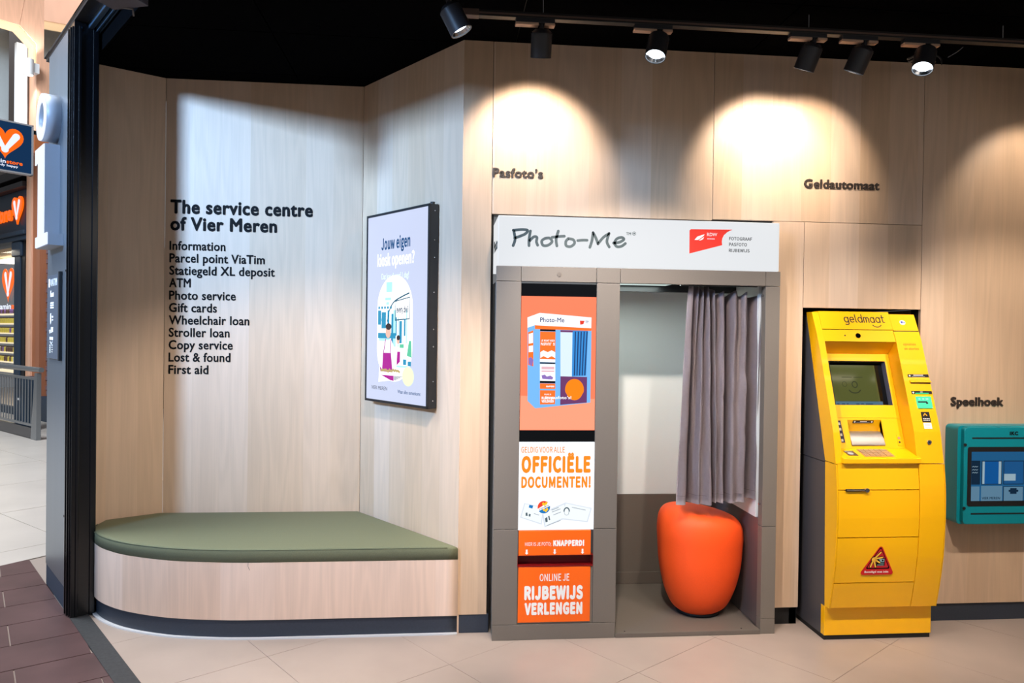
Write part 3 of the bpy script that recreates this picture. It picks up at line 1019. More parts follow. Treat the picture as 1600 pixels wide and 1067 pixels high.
bm = new_bm(); a = hd(1126, 428)
for k in range(7): rect(bm, ph, a[0] + k * .0056, a[0] + k * .0056 + .004, a[1], a[1] + .004, .0008, .0004)
obj('emblem_text', bm, PRINTWHITE, header)
for s, cx, cy, w in (('FOTOGRAAF', 1237, 433, 118), ('PASFOTO', 1237, 462, 92), ('RIJBEWIJS', 1237, 492, 106)):
    a = hd(cx, cy)
    lettering('header_text', s, mat('dark_print', (66, 70, 74), .5), header, ph, a[0], a[1], w / 1407 * 1.425, .0165, 0.008, font=NARROW)
# print on the header's left end face
pe = Plane((.263 - .0004, 4.05, 1.836), (0, -1, 0), (0, 0, 1))
lettering('side_text', 'Photo', LOGOGREY, header, pe, .20, .085, .25, .06, .02)

# tall glass with the upper screen
glass = part('screen_glass', bx(.381, .755, YB + .003, YB + .03, .975, 1.752), DARKGLASS, 'black glossy screen glass')
ps = Plane((.381, YB + .003, 0))
SAL = screen('screen_salmon', (255, 128, 92), 1.0); SAL2 = screen('screen_salmon_light', (255, 158, 124), 1.0)
SBLUE = screen('screen_blue', (118, 182, 238), 1.0); SWHITE = screen('screen_white', (246, 246, 252), 1.05)
SMID = screen('screen_midblue', (56, 140, 214), .95); SDK = screen('screen_darkblue', (34, 62, 110), .9)
SORA = screen('screen_orange', (255, 116, 44), 1.0); SPUR = screen('screen_purple', (112, 62, 110), .9); SBLK = screen('screen_black', (14, 16, 26), .6)


def sc_(cx, cy):
    """on-screen position, picture 462 wide x 830 high"""
    tl = 218 - 13 * (cy - 165) / 830
    return ((cx - tl) / 462 * .374 + .0, 1.690 - (cy - 166 - 6 * (cx - tl) / 462 * (1 - (cy - 165) / 830)) / 826 * .657)


def scr(name, polys, m, n0, parent=glass):
    b = new_bm()
    for pts in polys: poly(b, ps, [sc_(*p) for p in pts], n0, .00025)
    return obj(name, b, m, parent, kind='stuff' if len(polys) > 1 else None)


b = new_bm(); rect(b, ps, .0005, .3735, 1.032, 1.690, .0002, .0004)
lit = obj('lit_image', b, SAL, glass, label='salmon orange screen image')
scr('screen_shape', [[(212, 780), (668, 800), (667, 990), (206, 990)]], SAL2, .0004, glass)
scr('screen_shape', [[(255, 298), (330, 270), (648, 297), (646, 365), (300, 346), (255, 362)]], SWHITE, .0007)
scr('screen_shape', [[(255, 360), (300, 346), (300, 858), (254, 812)], [(300, 370), (648, 376), (640, 822), (300, 858)]], SBLUE, .0006)
scr('screen_shape', [[(300, 346), (646, 363), (646, 380), (300, 368)]], SORA, .0009)
scr('screen_shape', [[(332, 384), (426, 386), (424, 556), (330, 554)], [(330, 704), (424, 706), (424, 738), (330, 738)], [(330, 746), (424, 748), (422, 832), (330, 834)], [(258, 390), (290, 378), (290, 600), (258, 590)]], SORA, .0009)
scr('screen_shape', [[(332, 370), (426, 372), (426, 384), (332, 382)], [(330, 574), (424, 576), (424, 584), (330, 582)], [(330, 688), (424, 690), (424, 704), (330, 702)]], SBLK, .0009)
scr('screen_shape', [[(330, 584), (424, 585), (424, 690), (330, 688)], [(330, 554), (424, 557), (424, 575), (330, 572)]], SWHITE, .0009)
scr('screen_shape', [[(456, 376), (530, 378), (526, 662), (456, 660)]], screen('screen_icewhite', (214, 232, 250), 1.0), .0009)
scr('screen_shape', [[(456, 376), (626, 380), (626, 392), (456, 388)], [(456, 660), (620, 664), (618, 822), (454, 836)]], SPUR, .0011)
scr('screen_shape', [[(532, 380), (626, 382), (614, 655), (526, 660)]], SMID, .0012)
scr('screen_shape', [[(545 + 18 * k, 384), (552 + 18 * k, 384), (545 + 16 * k, 655), (538 + 16 * k, 655)] for k in range(5)], SDK, .0014)
cst = [(542 + 58 * math.cos(a) * (1 if math.sin(a) < .3 else .92), 742 + 66 * math.sin(a)) for a in [2 * math.pi * i / 28 for i in range(28)]]
scr('screen_shape', [cst], screen('screen_stool', (255, 132, 20), 1.0), .0014)
scr('screen_shape', [[(333, 512), (352, 500), (378, 512), (402, 500), (424, 512), (424, 548), (402, 536), (378, 548), (352, 536), (333, 548)], [(262, 400), (288, 392), (288, 455), (262, 460)], [(262, 475), (288, 470), (288, 510), (262, 512)]], SWHITE, .0011)
scr('screen_shape', [[(340, 600), (418, 601), (418, 618), (340, 617)], [(340, 624), (418, 625), (418, 634), (340, 633)]], screen('screen_pinkgrey', (226, 180, 190), 1.0), .0011)
scr('screen_shape', [[(262, 548), (276, 542), (290, 560), (282, 600), (262, 585)], [(340, 655), (360, 650), (372, 662), (395, 656), (412, 668), (405, 680), (345, 676)]], screen('screen_violet', (146, 116, 190), .9), .0011)


def stext(s, m, cx, cy, w, cap, bold, n0=.0011):
    a = sc_(cx, cy)
    lettering('screen_text', s, m, glass, ps, a[0], a[1], w / 462 * .374, cap / 826 * .657, bold, t=.0003, n0=n0, font=NARROW if s.isupper() else None)


stext('Photo-Me', SDK, 332, 326, 148, 28, .012)
stext('PASFOTO\u2019S!', SWHITE, 336, 470, 86, 17, .015)
stext('JE KUNT HIER', SWHITE, 338, 446, 82, 12, .01)
stext('VERLENGEN', SWHITE, 340, 822, 74, 16, .02)
stext('RIJBEWIJS', SWHITE, 340, 802, 74, 16, .02)
stext('ONLINE JE', SWHITE, 356, 776, 42, 9, .01)
stext('KNAPPERD!', SWHITE, 368, 728, 50, 10, .02)
stext('in pasfoto\u2019s!', SWHITE, 364, 800, 158, 18, .02, .0017)
scr('screen_shape', [[(576, 316), (606, 318), (600, 330), (598, 338), (578, 342)]], screen('screen_red', (226, 60, 40), .95), .0012)
scr('screen_shape', [[(610, 318), (630, 319), (630, 323), (610, 322)], [(610, 327), (628, 328), (628, 331), (610, 330)]], SDK, .0012)

# lit white poster
poster = part('poster_lightbox', bx(.380, .756, YB + .001, YB + .03, .541, .9735, .001), screen('poster_white', (246, 250, 255), 1.0), 'white lit poster panel')
pp = Plane((.380, YB + .0007, .541))
PORA = screen('poster_orange', (255, 140, 34), 1.0)


def pc(cx, cy):
    """poster picture coordinates, crop (150,65)-(515,480)"""
    return ((cx - 158 + 8 * (cy - 65) / 415) / 358 * .376, (480 - cy) / 415 * .4325)


def ptext(s, m, cx, cy, w, cap, bold, n0=.0003, spacing=1.0):
    a = pc(cx, cy); lettering('poster_text', s, m, poster, pp, a[0], a[1], w / 358 * .376, cap / 415 * .4325, bold, t=.0003, n0=n0, spacing=spacing, font=NARROW)


ptext('GELDIG VOOR ALLE', PORA, 167, 114, 206, 27, .006)
ptext('OFFICI\u00cbLE', PORA, 167, 210, 328, 80, .022)
ptext('DOCUMENTEN!', PORA, 166, 281, 329, 54, .018)
PG = screen('poster_grey', (214, 222, 232), .98); PG2 = screen('poster_midgrey', (160, 168, 176), .95); PBL = screen('poster_blue', (24, 120, 190), .95); PDK = screen('poster_dark', (86, 104, 112), .9)


def post(name, polys, m, n0):
    b = new_bm()
    for pts in polys: poly(b, pp, [pc(*p) for p in pts], n0, .00025)
    return obj(name, b, m, poster, kind='stuff' if len(polys) > 1 else None)


post('poster_card', [[(180, 352), (272, 372), (262, 455), (160, 420)], [(262, 398), (372, 352), (392, 418), (275, 468)], [(372, 350), (500, 378), (480, 445), (352, 430)]], PG, .0003)
post('poster_card', [[(184, 356), (268, 375), (258, 448), (166, 417)], [(270, 402), (368, 360), (384, 414), (280, 460)], [(376, 355), (494, 381), (476, 440), (358, 425)]], screen('poster_card_white', (236, 243, 248), 1.0), .0005)
post('poster_mark', [[(204, 360), (222, 364), (218, 378), (201, 373)]], PBL, .0008)
post('poster_mark', [[(186, 398), (194, 396), (196, 412), (186, 412)], [(202, 402), (210, 404), (208, 416), (200, 414)], [(277, 425), (288, 418), (290, 440), (280, 444)], [(292, 414), (298, 412), (302, 432), (296, 434)]], PDK, .0008)
post('poster_mark', [[(308, 385), (342, 372), (343, 375), (309, 388)], [(310, 394), (350, 379), (351, 382), (311, 397)], [(316, 408), (352, 394), (353, 397), (317, 411)], [(405, 372), (470, 386), (470, 389), (405, 375)], [(284, 458), (350, 434), (351, 437), (285, 461)], [(225, 400), (250, 408), (250, 411), (225, 403)]], PG2, .0008)
b = new_bm()
c = pc(380, 392)
stroke(b, pp, [(c[0] + .013 * math.cos(a), c[1] + .017 * math.sin(a)) for a in [math.pi * (k / 8) for k in range(9)]], .006, .0008, .0003)
stroke(b, pp, [(c[0] - .012, c[1]), (c[0] - .009, c[1] - .015), (c[0], c[1] - .02), (c[0] + .009, c[1] - .015), (c[0] + .012, c[1])], .0015, .0008, .0003)
obj('poster_portrait', b, PDK, poster)
b = new_bm(); c = pc(272, 372); disc(b, pp, c[0], c[1], .034, .0008, .0003, 32); obj('poster_badge', b, screen('poster_badge_white', (250, 250, 248), 1.0), poster)
b = new_bm(); disc(b, pp, c[0], c[1], .031, .0012, .0003, 20, a0=math.radians(50), a1=math.radians(195)); obj('poster_badge', b, screen('poster_badge_red', (236, 70, 46), .95), poster)
b = new_bm(); disc(b, pp, c[0], c[1], .031, .0012, .0003, 20, a0=math.radians(215), a1=math.radians(375)); obj('poster_badge', b, PBL, poster)
b = new_bm()
for dx, dy in ((-.003, .017), (.004, .013), (.012, .019), (.001, -.012), (.010, -.017), (.016, -.010)):
    disc(b, pp, c[0] + dx, c[1] + dy, .0055, .0016, .0003, 10, ry=.007)
obj('poster_badge', b, screen('poster_badge_yellow', (250, 196, 40), 1.0), poster)
b = new_bm(); poly(b, pp, [(c[0] - .033, c[1] - .012), (c[0] - .03, c[1] - .02), (c[0] + .034, c[1] + .008), (c[0] + .03, c[1] + .017)], .0018, .0003); obj('poster_badge', b, MATS['poster_badge_white'], poster)
b = new_bm()
for k in range(8):
    q = (c[0] - .022 + k * .0058, c[1] - .0125 + k * .0026); rect(b, pp, q[0], q[0] + .0032, q[1], q[1] + .006, .002, .0003)
obj('poster_badge', b, PDK, poster)

# photo slot between two orange posters
op1 = part('orange_panel', bx(.384, .743, YB + .001, YB + .03, .416, .537, .001), POSTERORANGE, 'orange panel above the photo slot')
b = new_bm(); box(b, .379, .753, YB + .05, YB + .06, .361, .416); box(b, .379, .753, YB - .001, YB + .05, .359, .366); box(b, .379, .753, YB + .001, YB + .05, .414, .4155)
box(b, .3785, .381, YB, YB + .05, .361, .416); box(b, .7535, .7555, YB, YB + .05, .361, .416)
part('photo_slot', b, DARKRED, 'dark red photo slot')
op2 = part('orange_panel', bx(.384, .743, YB - .001, YB + .03, .086, .358, .001), POSTERORANGE, 'orange panel under the photo slot')
po1 = Plane((.384, YB + .0007, 0)); po2 = Plane((.384, YB - .0013, 0))
k_ = 6.671  # crop pixels per photo pixel


def oc(cx, cy):
    return ((cx - 70) / 745 * .359, .537 - (cy - 58) / (1005 - 58) * (.537 - .086))


def otext(s, par, pl, cx, cy, w, cap, bold):
    a = oc(cx, cy); lettering('panel_text', s, PRINTWHITE, par, pl, a[0], a[1], w / 745 * .359, cap / 947 * .451, bold, t=.0004, font=NARROW)


otext('HIER IS JE FOTO;', op1, po1, 136, 212, 268, 36, 0.0)
otext('KNAPPERD!', op1, po1, 425, 220, 322, 64, .028)
b = new_bm()
for cx in (153, 442, 730):
    rect(b, po1, oc(cx - 9, 0)[0], oc(cx + 9, 0)[0], oc(0, 290)[1], oc(0, 250)[1]); poly(b, po1, [oc(cx - 18, 284), oc(cx + 18, 284), oc(cx, 304)], .0003)
obj('panel_arrows', b, PRINTWHITE, op1)
otext('ONLINE JE', op2, po2, 290, 578, 306, 74, .004)
otext('RIJBEWIJS', op2, po2, 134, 772, 606, 146, .026)
otext('VERLENGEN', op2, po2, 138, 928, 598, 128, .026)

# ------------------------------------------------------------------ curtain
px2x = lambda px: 1.2437 + (px - 1075) * .003345
f_, m_, b__, d_ = 3.646, 3.672, 3.708, 3.77
top = [(1075, f_), (1083, f_), (1087, b__), (1091, f_), (1095, b__), (1099, f_), (1103, b__), (1107, f_), (1111.5, d_), (1115, f_), (1119.5, m_ + .01), (1131, f_), (1139, b__ + .02), (1148, f_ - .004), (1158, m_ + .012), (1167, f_ + .002), (1176, b__ + .01), (1191, m_ - .022)]
bot = [(1060, f_), (1075, f_), (1078.5, d_), (1086, b__), (1090, m_), (1096, f_), (1102, m_), (1115, f_ - .006), (1118.5, d_ + .03), (1122, f_), (1126, m_), (1134, f_), (1140, b__ + .02), (1145, f_ - .004), (1157, m_ - .012), (1168, f_), (1172, d_ - .02), (1186, m_ - .02)]
tz = [1.758] * 9 + [1.740, 1.716, 1.738, 1.708, 1.741, 1.712, 1.737, 1.710, 1.722]
bz = [.645] * 6 + [.642] * 3 + [.652] * 2 + [.650] * 2 + [.651, .653, .655, .662, .665]
SUB = 5
T = catmull([(px2x(p), y, z) for (p, y), z in zip(top, tz)], SUB); Bt = catmull([(px2x(p), y, z) for (p, y), z in zip(bot, bz)], SUB)
rows = 40
rnd = random.Random(5)
bm = new_bm(); grid = []
for r_ in range(rows + 1):
    v = r_ / rows; e = v ** 0.8
    row = []
    for i, (a, c) in enumerate(zip(T, Bt)):
        x = a[0] + (c[0] - a[0]) * e; y = a[1] + (c[1] - a[1]) * e; z = a[2] + (c[2] - a[2]) * v
        u = i / len(T)
        y += .004 * math.sin(9 * v + 21 * u) + .0025 * math.sin(23 * v + 50 * u)
        if u > .72:
            y += .010 * math.exp(-((v - .37) / .03) ** 2 - ((u - .86) / .05) ** 2) - .011 * math.exp(-((v - .45) / .035) ** 2 - ((u - .85) / .05) ** 2) + .009 * math.exp(-((v - .66) / .02) ** 2 - ((u - .85) / .06) ** 2)
        if .58 < u < .72:
            y += .010 * math.exp(-((v - .5) / .02) ** 2)
        row.append(bm.verts.new((x, y, z)))
    grid.append(row)
for a, c in zip(grid, grid[1:]):
    for i in range(len(a) - 1):
        f = bm.faces.new((a[i], a[i + 1], c[i + 1], c[i])); f.smooth = True
bmesh.ops.solidify(bm, geom=bm.faces[:], thickness=.0015)
curtain = obj('booth_curtain', bm, CURTAIN, None, origin=(1.42, 3.68, .645))
tag(curtain, 'mauve grey pleated curtain drawn to the right of the booth opening', 'curtain')
# stitched hem
bm = new_bm(); tube(bm, [(x, y - .002, z + .045) for x, y, z in [(a[0] * .04 + c[0] * .96, a[1] * .04 + c[1] * .96, c[2]) for a, c in zip(T, Bt)]], .0009, 5)
obj('hem_stitch', bm, mat('hem_thread', (112, 98, 100), .8), curtain)

# ------------------------------------------------------------------ stool
prof = [(.055, .0), (.105, .0), (.108, .008)]
body = [(.094, .008), (.118, .018), (.152, .05), (.184, .12), (.206, .20), (.219, .28), (.2245, .36), (.228, .42), (.224, .47), (.213, .505), (.192, .531), (.16, .546), (.11, .556), (.05, .560), (.004, .5605)]
body = [(max(.003, r), z) for r, z in catmull(body, 4)]
st = thing('pouf_stool', 'orange fabric pebble-shaped stool standing in the photo booth', 'stool', (1.392, 3.862, .022))
shp = lambda a: 1 + .03 * math.cos(3 * a + .5)
tilt = lambda v: Vector((v.x, v.y, v.z * (1 - .06 * v.x / .23 * (v.z / .56))))
bm = new_bm(); lathe(bm, body, (1.392, 3.862, .022), 64, shp, tilt)
obj('upholstery', bm, ORANGE, st)
bm = new_bm(); lathe(bm, [(.108, 0), (.116, 0), (.116, .014), (.108, .016)], (1.392, 3.862, .022), 40)
obj('foot_ring', bm, BLACK, st, label='black base ring')

# ------------------------------------------------------------------ cash machine
ZP = [.17, .3, .42, .5, .64, .77, .89, 1.05, 1.25, 1.5, 1.645]
YP = [3.447, 3.419, 3.400, 3.393, 3.388, 3.391, 3.405, 3.437, 3.507, 3.596, 3.668]


def ye(z):
    if z <= ZP[0]: return YP[0]
    for i in range(len(ZP) - 1):
        if z <= ZP[i + 1]:
            # smooth interpolation
            p = [YP[max(i - 1, 0)], YP[i], YP[i + 1], YP[min(i + 2, len(YP) - 1)]]
            t = (z - ZP[i]) / (ZP[i + 1] - ZP[i])
            return YP[i] + (YP[i + 1] - YP[i]) * t
    return YP[-1]


atm = thing('cash_machine', 'yellow cash machine with keypad shelf in the plywood niche', 'cash machine', (2.19, 3.8, 0))


def ap(name, bm, m, label=None, parent=None):
    return obj(name, bm, m, parent or atm, label=label)


def env(x0, x1, z0, z1, d=.03, off=0.0, gap=.0012, step=.05, backfn=None):
    n = max(1, int(round((z1 - z0) / step)))
    zs = [z0 + gap + (z1 - z0 - 2 * gap) * i / n for i in range(n + 1)]
    fr = [(ye(z) - off, z) for z in zs]
    bk = [((backfn(z) if backfn else ye(z) + d), z) for z in zs][::-1]
    b = new_bm(); prism(b, fr + bk, 'x', x0 + gap, x1 - gap)
    return b


ZB = [0.0, .17, .89, 1.626, 1.65]; YBK = [3.487, 3.488, 3.505, 3.719, 3.726]


def yback(z):
    for i in range(len(ZB) - 1):
        if z <= ZB[i + 1]: return YBK[i] + (YBK[i + 1] - YBK[i]) * (z - ZB[i]) / (ZB[i + 1] - ZB[i])
    return YBK[-1]


# anthracite cabinet
for nm, z0, z1 in (('lower_cabinet', .022, .884), ('upper_cabinet', .888, 1.625)):
    zs = [z0, .17, .5, z1] if z0 < .1 else [z0, 1.2, z1]
    pts = [(yback(z) + .001, z) for z in zs] + [(4.25, z1), (4.25, z0)]
    b = new_bm(); prism(b, pts, 'x', 1.9085, 1.925); prism(b, pts, 'x', 2.453, 2.4695); box(b, 1.92, 2.46, 3.80, 4.25, z0, z1); ap(nm, b, ANTHRACITE)
ap('foot', bx(1.910, 2.468, 3.490, 4.24, 0, .024), BLACK, 'black foot')
ap('plinth_cover', bx(1.908, 2.47, 3.484, 3.52, .024, .171, .0015), YELLOW)
# yellow shell: left flank, right column, panels
ap('flank', env(1.908, 1.944, .892, 1.640, backfn=yback), YELLOW)
ap('flank', env(1.908, 1.917, .172, .890, backfn=yback), YELLOW)
ap('flank', env(2.466, 2.472, .172, .890, backfn=yback), YELLOW)
ap('side_column', env(2.328, 2.4695, .893, 1.544, backfn=yback), YELLOW)
ap('side_column', env(2.328, 2.4695, 1.546, 1.634, backfn=yback), YELLOW)
ap('side_column', env(2.334, 2.4665, .173, .891, backfn=yback), YELLOW)
fascia = ap('brand_panel', env(1.942, 2.3275, 1.550, 1.645, .05, .003), YELLOW)
ap('camera_panel', env(1.942, 2.3275, 1.487, 1.549, .03), YELLOW)
for z0, z1 in ((.769, .893), (.537, .767), (.307, .535), (.174, .305)):
    ap('service_door', env(1.916, 2.333, z0, z1), YELLOW)
# recess ceiling
b = new_bm(); prism(b, [(3.600, 1.4865), (3.662, 1.4235), (3.70, 1.4235), (3.70, 1.4865)], 'x', 1.942, 2.3275); ap('recess_ceiling', b, YELLOW)
# recessed face with openings for the screen and the note tray
fv = Vector((0, .161, .47)).normalized(); FM = Matrix(((1, 0, 0), (0, fv.z, fv.y), (0, -fv.y, fv.z)))
FMAT = Matrix.Translation((1.942, 3.497, .953)) @ FM.to_4x4()
FL = math.hypot(.161, .47); q_ = lambda z: (z - .953) / fv.z
scr_h = (1.993 - 1.942, 2.302 - 1.942, q_(1.1645), q_(1.3855)); dis_h = (2.045 - 1.942, 2.222 - 1.942, q_(.966), q_(1.092))
b = new_bm(); plate(b, FMAT, 2.3275 - 1.942, q_(1.1), [(dis_h)], .02); ap('face_panel', b, YELLOW)
b = new_bm(); plate(b, FMAT @ Matrix.Translation((0, 0, q_(1.1) + .0015)), 2.3275 - 1.942, FL - q_(1.1) - .0015, [(scr_h[0], scr_h[1], scr_h[2] - q_(1.1) - .0015, scr_h[3] - q_(1.1) - .0015)], .02); ap('face_panel', b, YELLOW)


def fbox(u0, u1, d0, d1, v0, v1, bev=0.0):
    b = new_bm(); box(b, u0, u1, d0, d1, v0, v1, bev, M=FMAT); return b


u0, u1, v0, v1 = scr_h
b = fbox(u0 - .002, u0 + .004, .0, .034, v0, v1); box(b, u0, u1, .0, .034, v1 - .001, v1 + .002, M=FMAT); box(b, u0, u1, 0, .034, v0 - .002, v0 + .001, M=FMAT)
ap('screen_surround', b, BLACK)
ap('screen_surround', fbox(u1 - .001, u1 + .002, 0, .034, v0, v1), mat('lavender_grey', (96, 96, 112), .5))
atm_scr = ap('screen', fbox(u0, u1, .034, .04, v0, v1), DARKGLASS)
psn = Plane(FMAT @ Vector((u0, .0338, v0)), (1, 0, 0), fv)
W_, H_ = u1 - u0, v1 - v0
b = new_bm(); rect(b, psn, .004, W_ - .042, .028, H_ - .012, 0, .0004)
ag = bpy.data.materials.new('atm_green'); ag.use_nodes = True
pr = ag.node_tree.nodes['Principled BSDF']; pr.inputs['Base Color'].default_value = (.012, .014, .008, 1); pr.inputs['Roughness'].default_value = .07
pr.inputs['Emission Color'].default_value = (*lin((86, 90, 40)), 1); pr.inputs['Emission Strength'].default_value = .75
obj('lit_image', b, ag, atm_scr, label='dim olive green screen image')
b = new_bm(); rect(b, psn, .004, W_ - .030, .004, .027, 0, .0004); obj('task_bar', b, screen('atm_bar', (74, 110, 134), .8), atm_scr)
b = new_bm()
cu, cv = W_ * .46, H_ * .50
stroke(b, psn, [(cu + .014 * math.cos(k * math.pi / 8), cv + .016 * math.sin(k * math.pi / 8)) for k in range(17)], .005, .0006, .0003)
stroke(b, psn, [(cu - .055 + .012 * math.cos(k * math.pi / 8), cv + .002 + .013 * math.sin(k * math.pi / 8)) for k in range(17)], .002, .0006, .0003)
stroke(b, psn, [(cu - .035, cv - .030), (cu - .022, cv - .042), (cu, cv - .045), (cu + .016, cv - .040), (cu + .026, cv - .030)], .006, .0006, .0003)
rect(b, psn, cu - .065, cu - .01, cv + .038, cv + .041, .0006, .0003); rect(b, psn, cu + .0, cu + .05, cv + .038, cv + .041, .0006, .0003)
obj('smile_mark', b, screen('atm_dark_green', (52, 60, 28), .6), atm_scr)
b = new_bm()
for k, w in enumerate((.012, .016, .010, 0, .016, .014, .03, .012)):
    if w: rect(b, psn, .03 + k * .026, .03 + k * .026 + w, .011, .016, .0006, .0003)
obj('task_marks', b, DDARK, atm_scr)

# note dispenser: sloping recess and a curved steel shutter
u0, u1, v0, v1 = dis_h
b = fbox(u0 - .003, u0, 0, .06, v0, v1); box(b, u1, u1 + .003, 0, .06, v0, v1, M=FMAT); box(b, u0, u1, .06, .063, v0, v1, M=FMAT)
prism(b, [(0.0, v1), (.045, v1 - .050), (.062, v1 - .050), (.062, v1)], 'x', u0, u1, M=FMAT)
disp_r = ap('dispenser_recess', b, YELLOW)
b = new_bm(); n = 14
vv = v1 - .05
pts = [(.040 - .044 * math.sqrt(max(0, 1 - (1 - i / n) ** 2)), vv - (vv - v0) * (i / n)) for i in range(n + 1)]
prism(b, pts + [(.058, v0), (.058, vv)], 'x', u0 + .001, u1 - .001, M=FMAT, smooth=True)
ap('note_shutter', b, mat('satin_steel', (186, 180, 172), .42, metal=.9, noise=.05, scale=40, stretch=(.05, 1, 1)), 'curved satin steel note shutter')
pf = Plane(FMAT @ Vector((0, -.0003, 0)), (1, 0, 0), fv)
STK = mat('black_sticker', (24, 20, 22), .4)
sl = thing  # alias kept short
# sloped label in the recess
nrm = Vector((0, -(.05), -.045))
pr_ = Plane(FMAT @ Vector((u0, .004, v1 - .006)), (1, 0, 0), (FMAT.to_3x3() @ Vector((0, -.045, .05))))
b = new_bm(); rect(b, pr_, .030, .140, -.012, .004, .0004, .0006); lb = ap('label_plate', b, STK, 'small black label above the shutter', disp_r)
b = new_bm(); disc(b, pr_, .040, -.004, .005, .0012, .0003, 12); disc(b, pr_, .131, -.004, .005, .0012, .0003, 12); rect(b, pr_, .068, .104, -.004, -.0005, .0012, .0003); rect(b, pr_, .05, .12, -.0095, -.0085, .0012, .0003)
b.verts.ensure_lookup_table(); obj('label_print', b, PRINTWHITE, disp_r)
# strip of card symbols left of the shutter
b = new_bm(); poly(b, pf, [(.047, q_(1.088)), (.064, q_(1.088)), (.0715, q_(.981)), (.052, q_(.981))]); stp = ap('symbol_strip', b, mat('purple_black_sticker', (44, 36, 60), .4), 'dark strip of symbols')
b = new_bm()
for k in range(4):
    z = 1.078 - k * .0265; rect(b, pf, .049 + k * .001, .060 + k * .001, q_(z - .012), q_(z), .001, .0003)
obj('symbols', b, mat('pale_symbols', (190, 190, 176), .5), stp)
# coin / jack plate
b = new_bm(); rect(b, pf, .348, .370, q_(.966), q_(1.018), .0, .002); jk = ap('socket_plate', b, YELLOW)
b = new_bm(); disc(b, pf, .358, q_(1.003), .0065, .002, .002, 16); obj('socket', b, mat('pinkish_button', (200, 130, 110), .4), jk)
b = new_bm(); disc(b, pf, .358, q_(.983), .005, .002, .001, 16); obj('socket', b, BLACK, jk)
# shelf with keypad
b = new_bm()
prism(b, [(3.384, .921), (3.500, .9535), (3.52, .9535), (3.52, .897), (3.384, .897)], 'x', 1.938, 2.336, .0025)
shelf = ap('keypad_shelf', b, YELLOW)
b = new_bm(); prism(b, [(3.400, .895), (3.415, .868), (3.45, .868), (3.45, .896)], 'x', 1.96, 2.32); ap('shelf_lip', b, YELLOW)
sv = Vector((0, .116, .0325)).normalized()
pk = Plane((1.938, 3.384, .9212), (1, 0, 0), sv)
b = new_bm(); rect(b, pk, .121, .277, .022, .105, .0003, .0015); kp = ap('keypad', b, mat('keypad_plate', (206, 160, 110), .4, metal=.3), 'copper-toned keypad')
KEY = mat('steel_key', (196, 170, 140), .35, metal=.5)
for r_ in range(4):
    for c_ in range(5):
        w = .022 if c_ < 4 else .034
        b = new_bm(); rect(b, pk, .125 + c_ * .0275, .125 + c_ * .0275 + w, .026 + r_ * .0197, .026 + r_ * .0197 + .0155, .0018, .003)
        o = obj('key', b, KEY, kp)
b = new_bm(); rect(b, pk, .043, .094, .035, .090, .0003, .0008); sk = ap('card_sticker', b, mat('brown_sticker', (92, 70, 50), .4), 'dark sticker left of the keypad')
b = new_bm(); disc(b, pk, .066, .060, .015, .0012, .0003, 16, ry=.014); rect(b, pk, .046, .09, .082, .087, .0012, .0003); obj('symbols', b, mat('pale_blue_symbol', (170, 176, 186), .5), sk)

# print and fittings on the shell
U3 = Vector((1, 0, 0))


def eplane(z, off=.0):
    dz = .01; t = Vector((0, ye(z + dz) - ye(z - dz), 2 * dz))
    return Plane((0, ye(z) - off, z), (1, 0, 0), t)


pg = eplane(1.597, .0036)
ring = [(.5 + .5 * math.cos(k * math.pi / 6), .5 + .5 * math.sin(k * math.pi / 6)) for k in range(13)]
GLY = {'g': (1, [ring, [(1, 1), (1, -.15), (.85, -.42), (.5, -.5), (.12, -.42)]]),
       'e': (1, [[(.03, .5), (.97, .5)], [(.98, .5), (.85, .88), (.5, 1), (.13, .86), (0, .5), (.13, .13), (.5, 0), (.88, .1)]]),
       'l': (.2, [[(0, 1.55), (0, .5), (.04, .12), (.22, 0)]]), 'd': (1, [ring, [(1, 1.55), (1, 0)]]),
       'm': (1.25, [[(0, 1), (0, 0)], [(0, .65), (.12, .92), (.36, 1), (.56, .88), (.62, .6), (.62, 0)], [(.62, .65), (.74, .92), (.98, 1), (1.19, .88), (1.25, .6), (1.25, 0)]]),
       'a': (1, [ring, [(1, 1), (1, 0)]]), 't': (.65, [[(.25, 1.45), (.25, .35), (.34, .06), (.65, 0)], [(0, 1), (.62, 1)]])}
gx0 = 0
for ch in 'geldmaat':
    gw, gs = GLY[ch]
    b = new_bm()
    for q in gs: stroke(b, pg, [(2.0745 + (gx0 + x) * .0213, -.010 + y * .0285) for x, y in q], .0052)
    obj('brand_letter', b, INKBROWN, fascia)
    gx0 += gw + .44
b = new_bm(); stroke(b, pg, [(2.222, -.026), (2.232, -.034), (2.245, -.037), (2.258, -.034), (2.267, -.026)], .0045); obj('smile_mark', b, INKBROWN, fascia)
pcm = eplane(1.518, .0005)
b = new_bm(); disc(b, pcm, 2.128, 0, .0135, .0002, .003); ap('camera_eye', b, DARKGLASS, 'black camera eye')
b = new_bm(); disc(b, pcm, 2.058, 0, .004, .0002, .001, 12); ap('sensor_dot', b, INKBROWN)
pb = eplane(1.59, .0002)
b = new_bm(); disc(b, pb, 2.392, 0, .016, ry=.014); bd = ap('round_badge', b, PRINTWHITE, 'small white badge')
b = new_bm(); rect(b, pb, 2.383, 2.394, -.006, .007, .0009, .0003); rect(b, pb, 2.397, 2.403, -.006, .004, .0009, .0003); obj('badge_mark', b, mat('badge_blue', (70, 80, 160), .5), bd)
b = new_bm(); rect(b, eplane(1.545, .0), 2.342, 2.454, -.0018, .0018, .0, .0006); ap('seam', b, INKBROWN)
po = eplane(1.468, .0002)
lettering('shell_text', 'opnemen', mat('pale_brown_print', (170, 116, 10), .5), atm, po, 2.364, .003, .068, .015, 0.0)
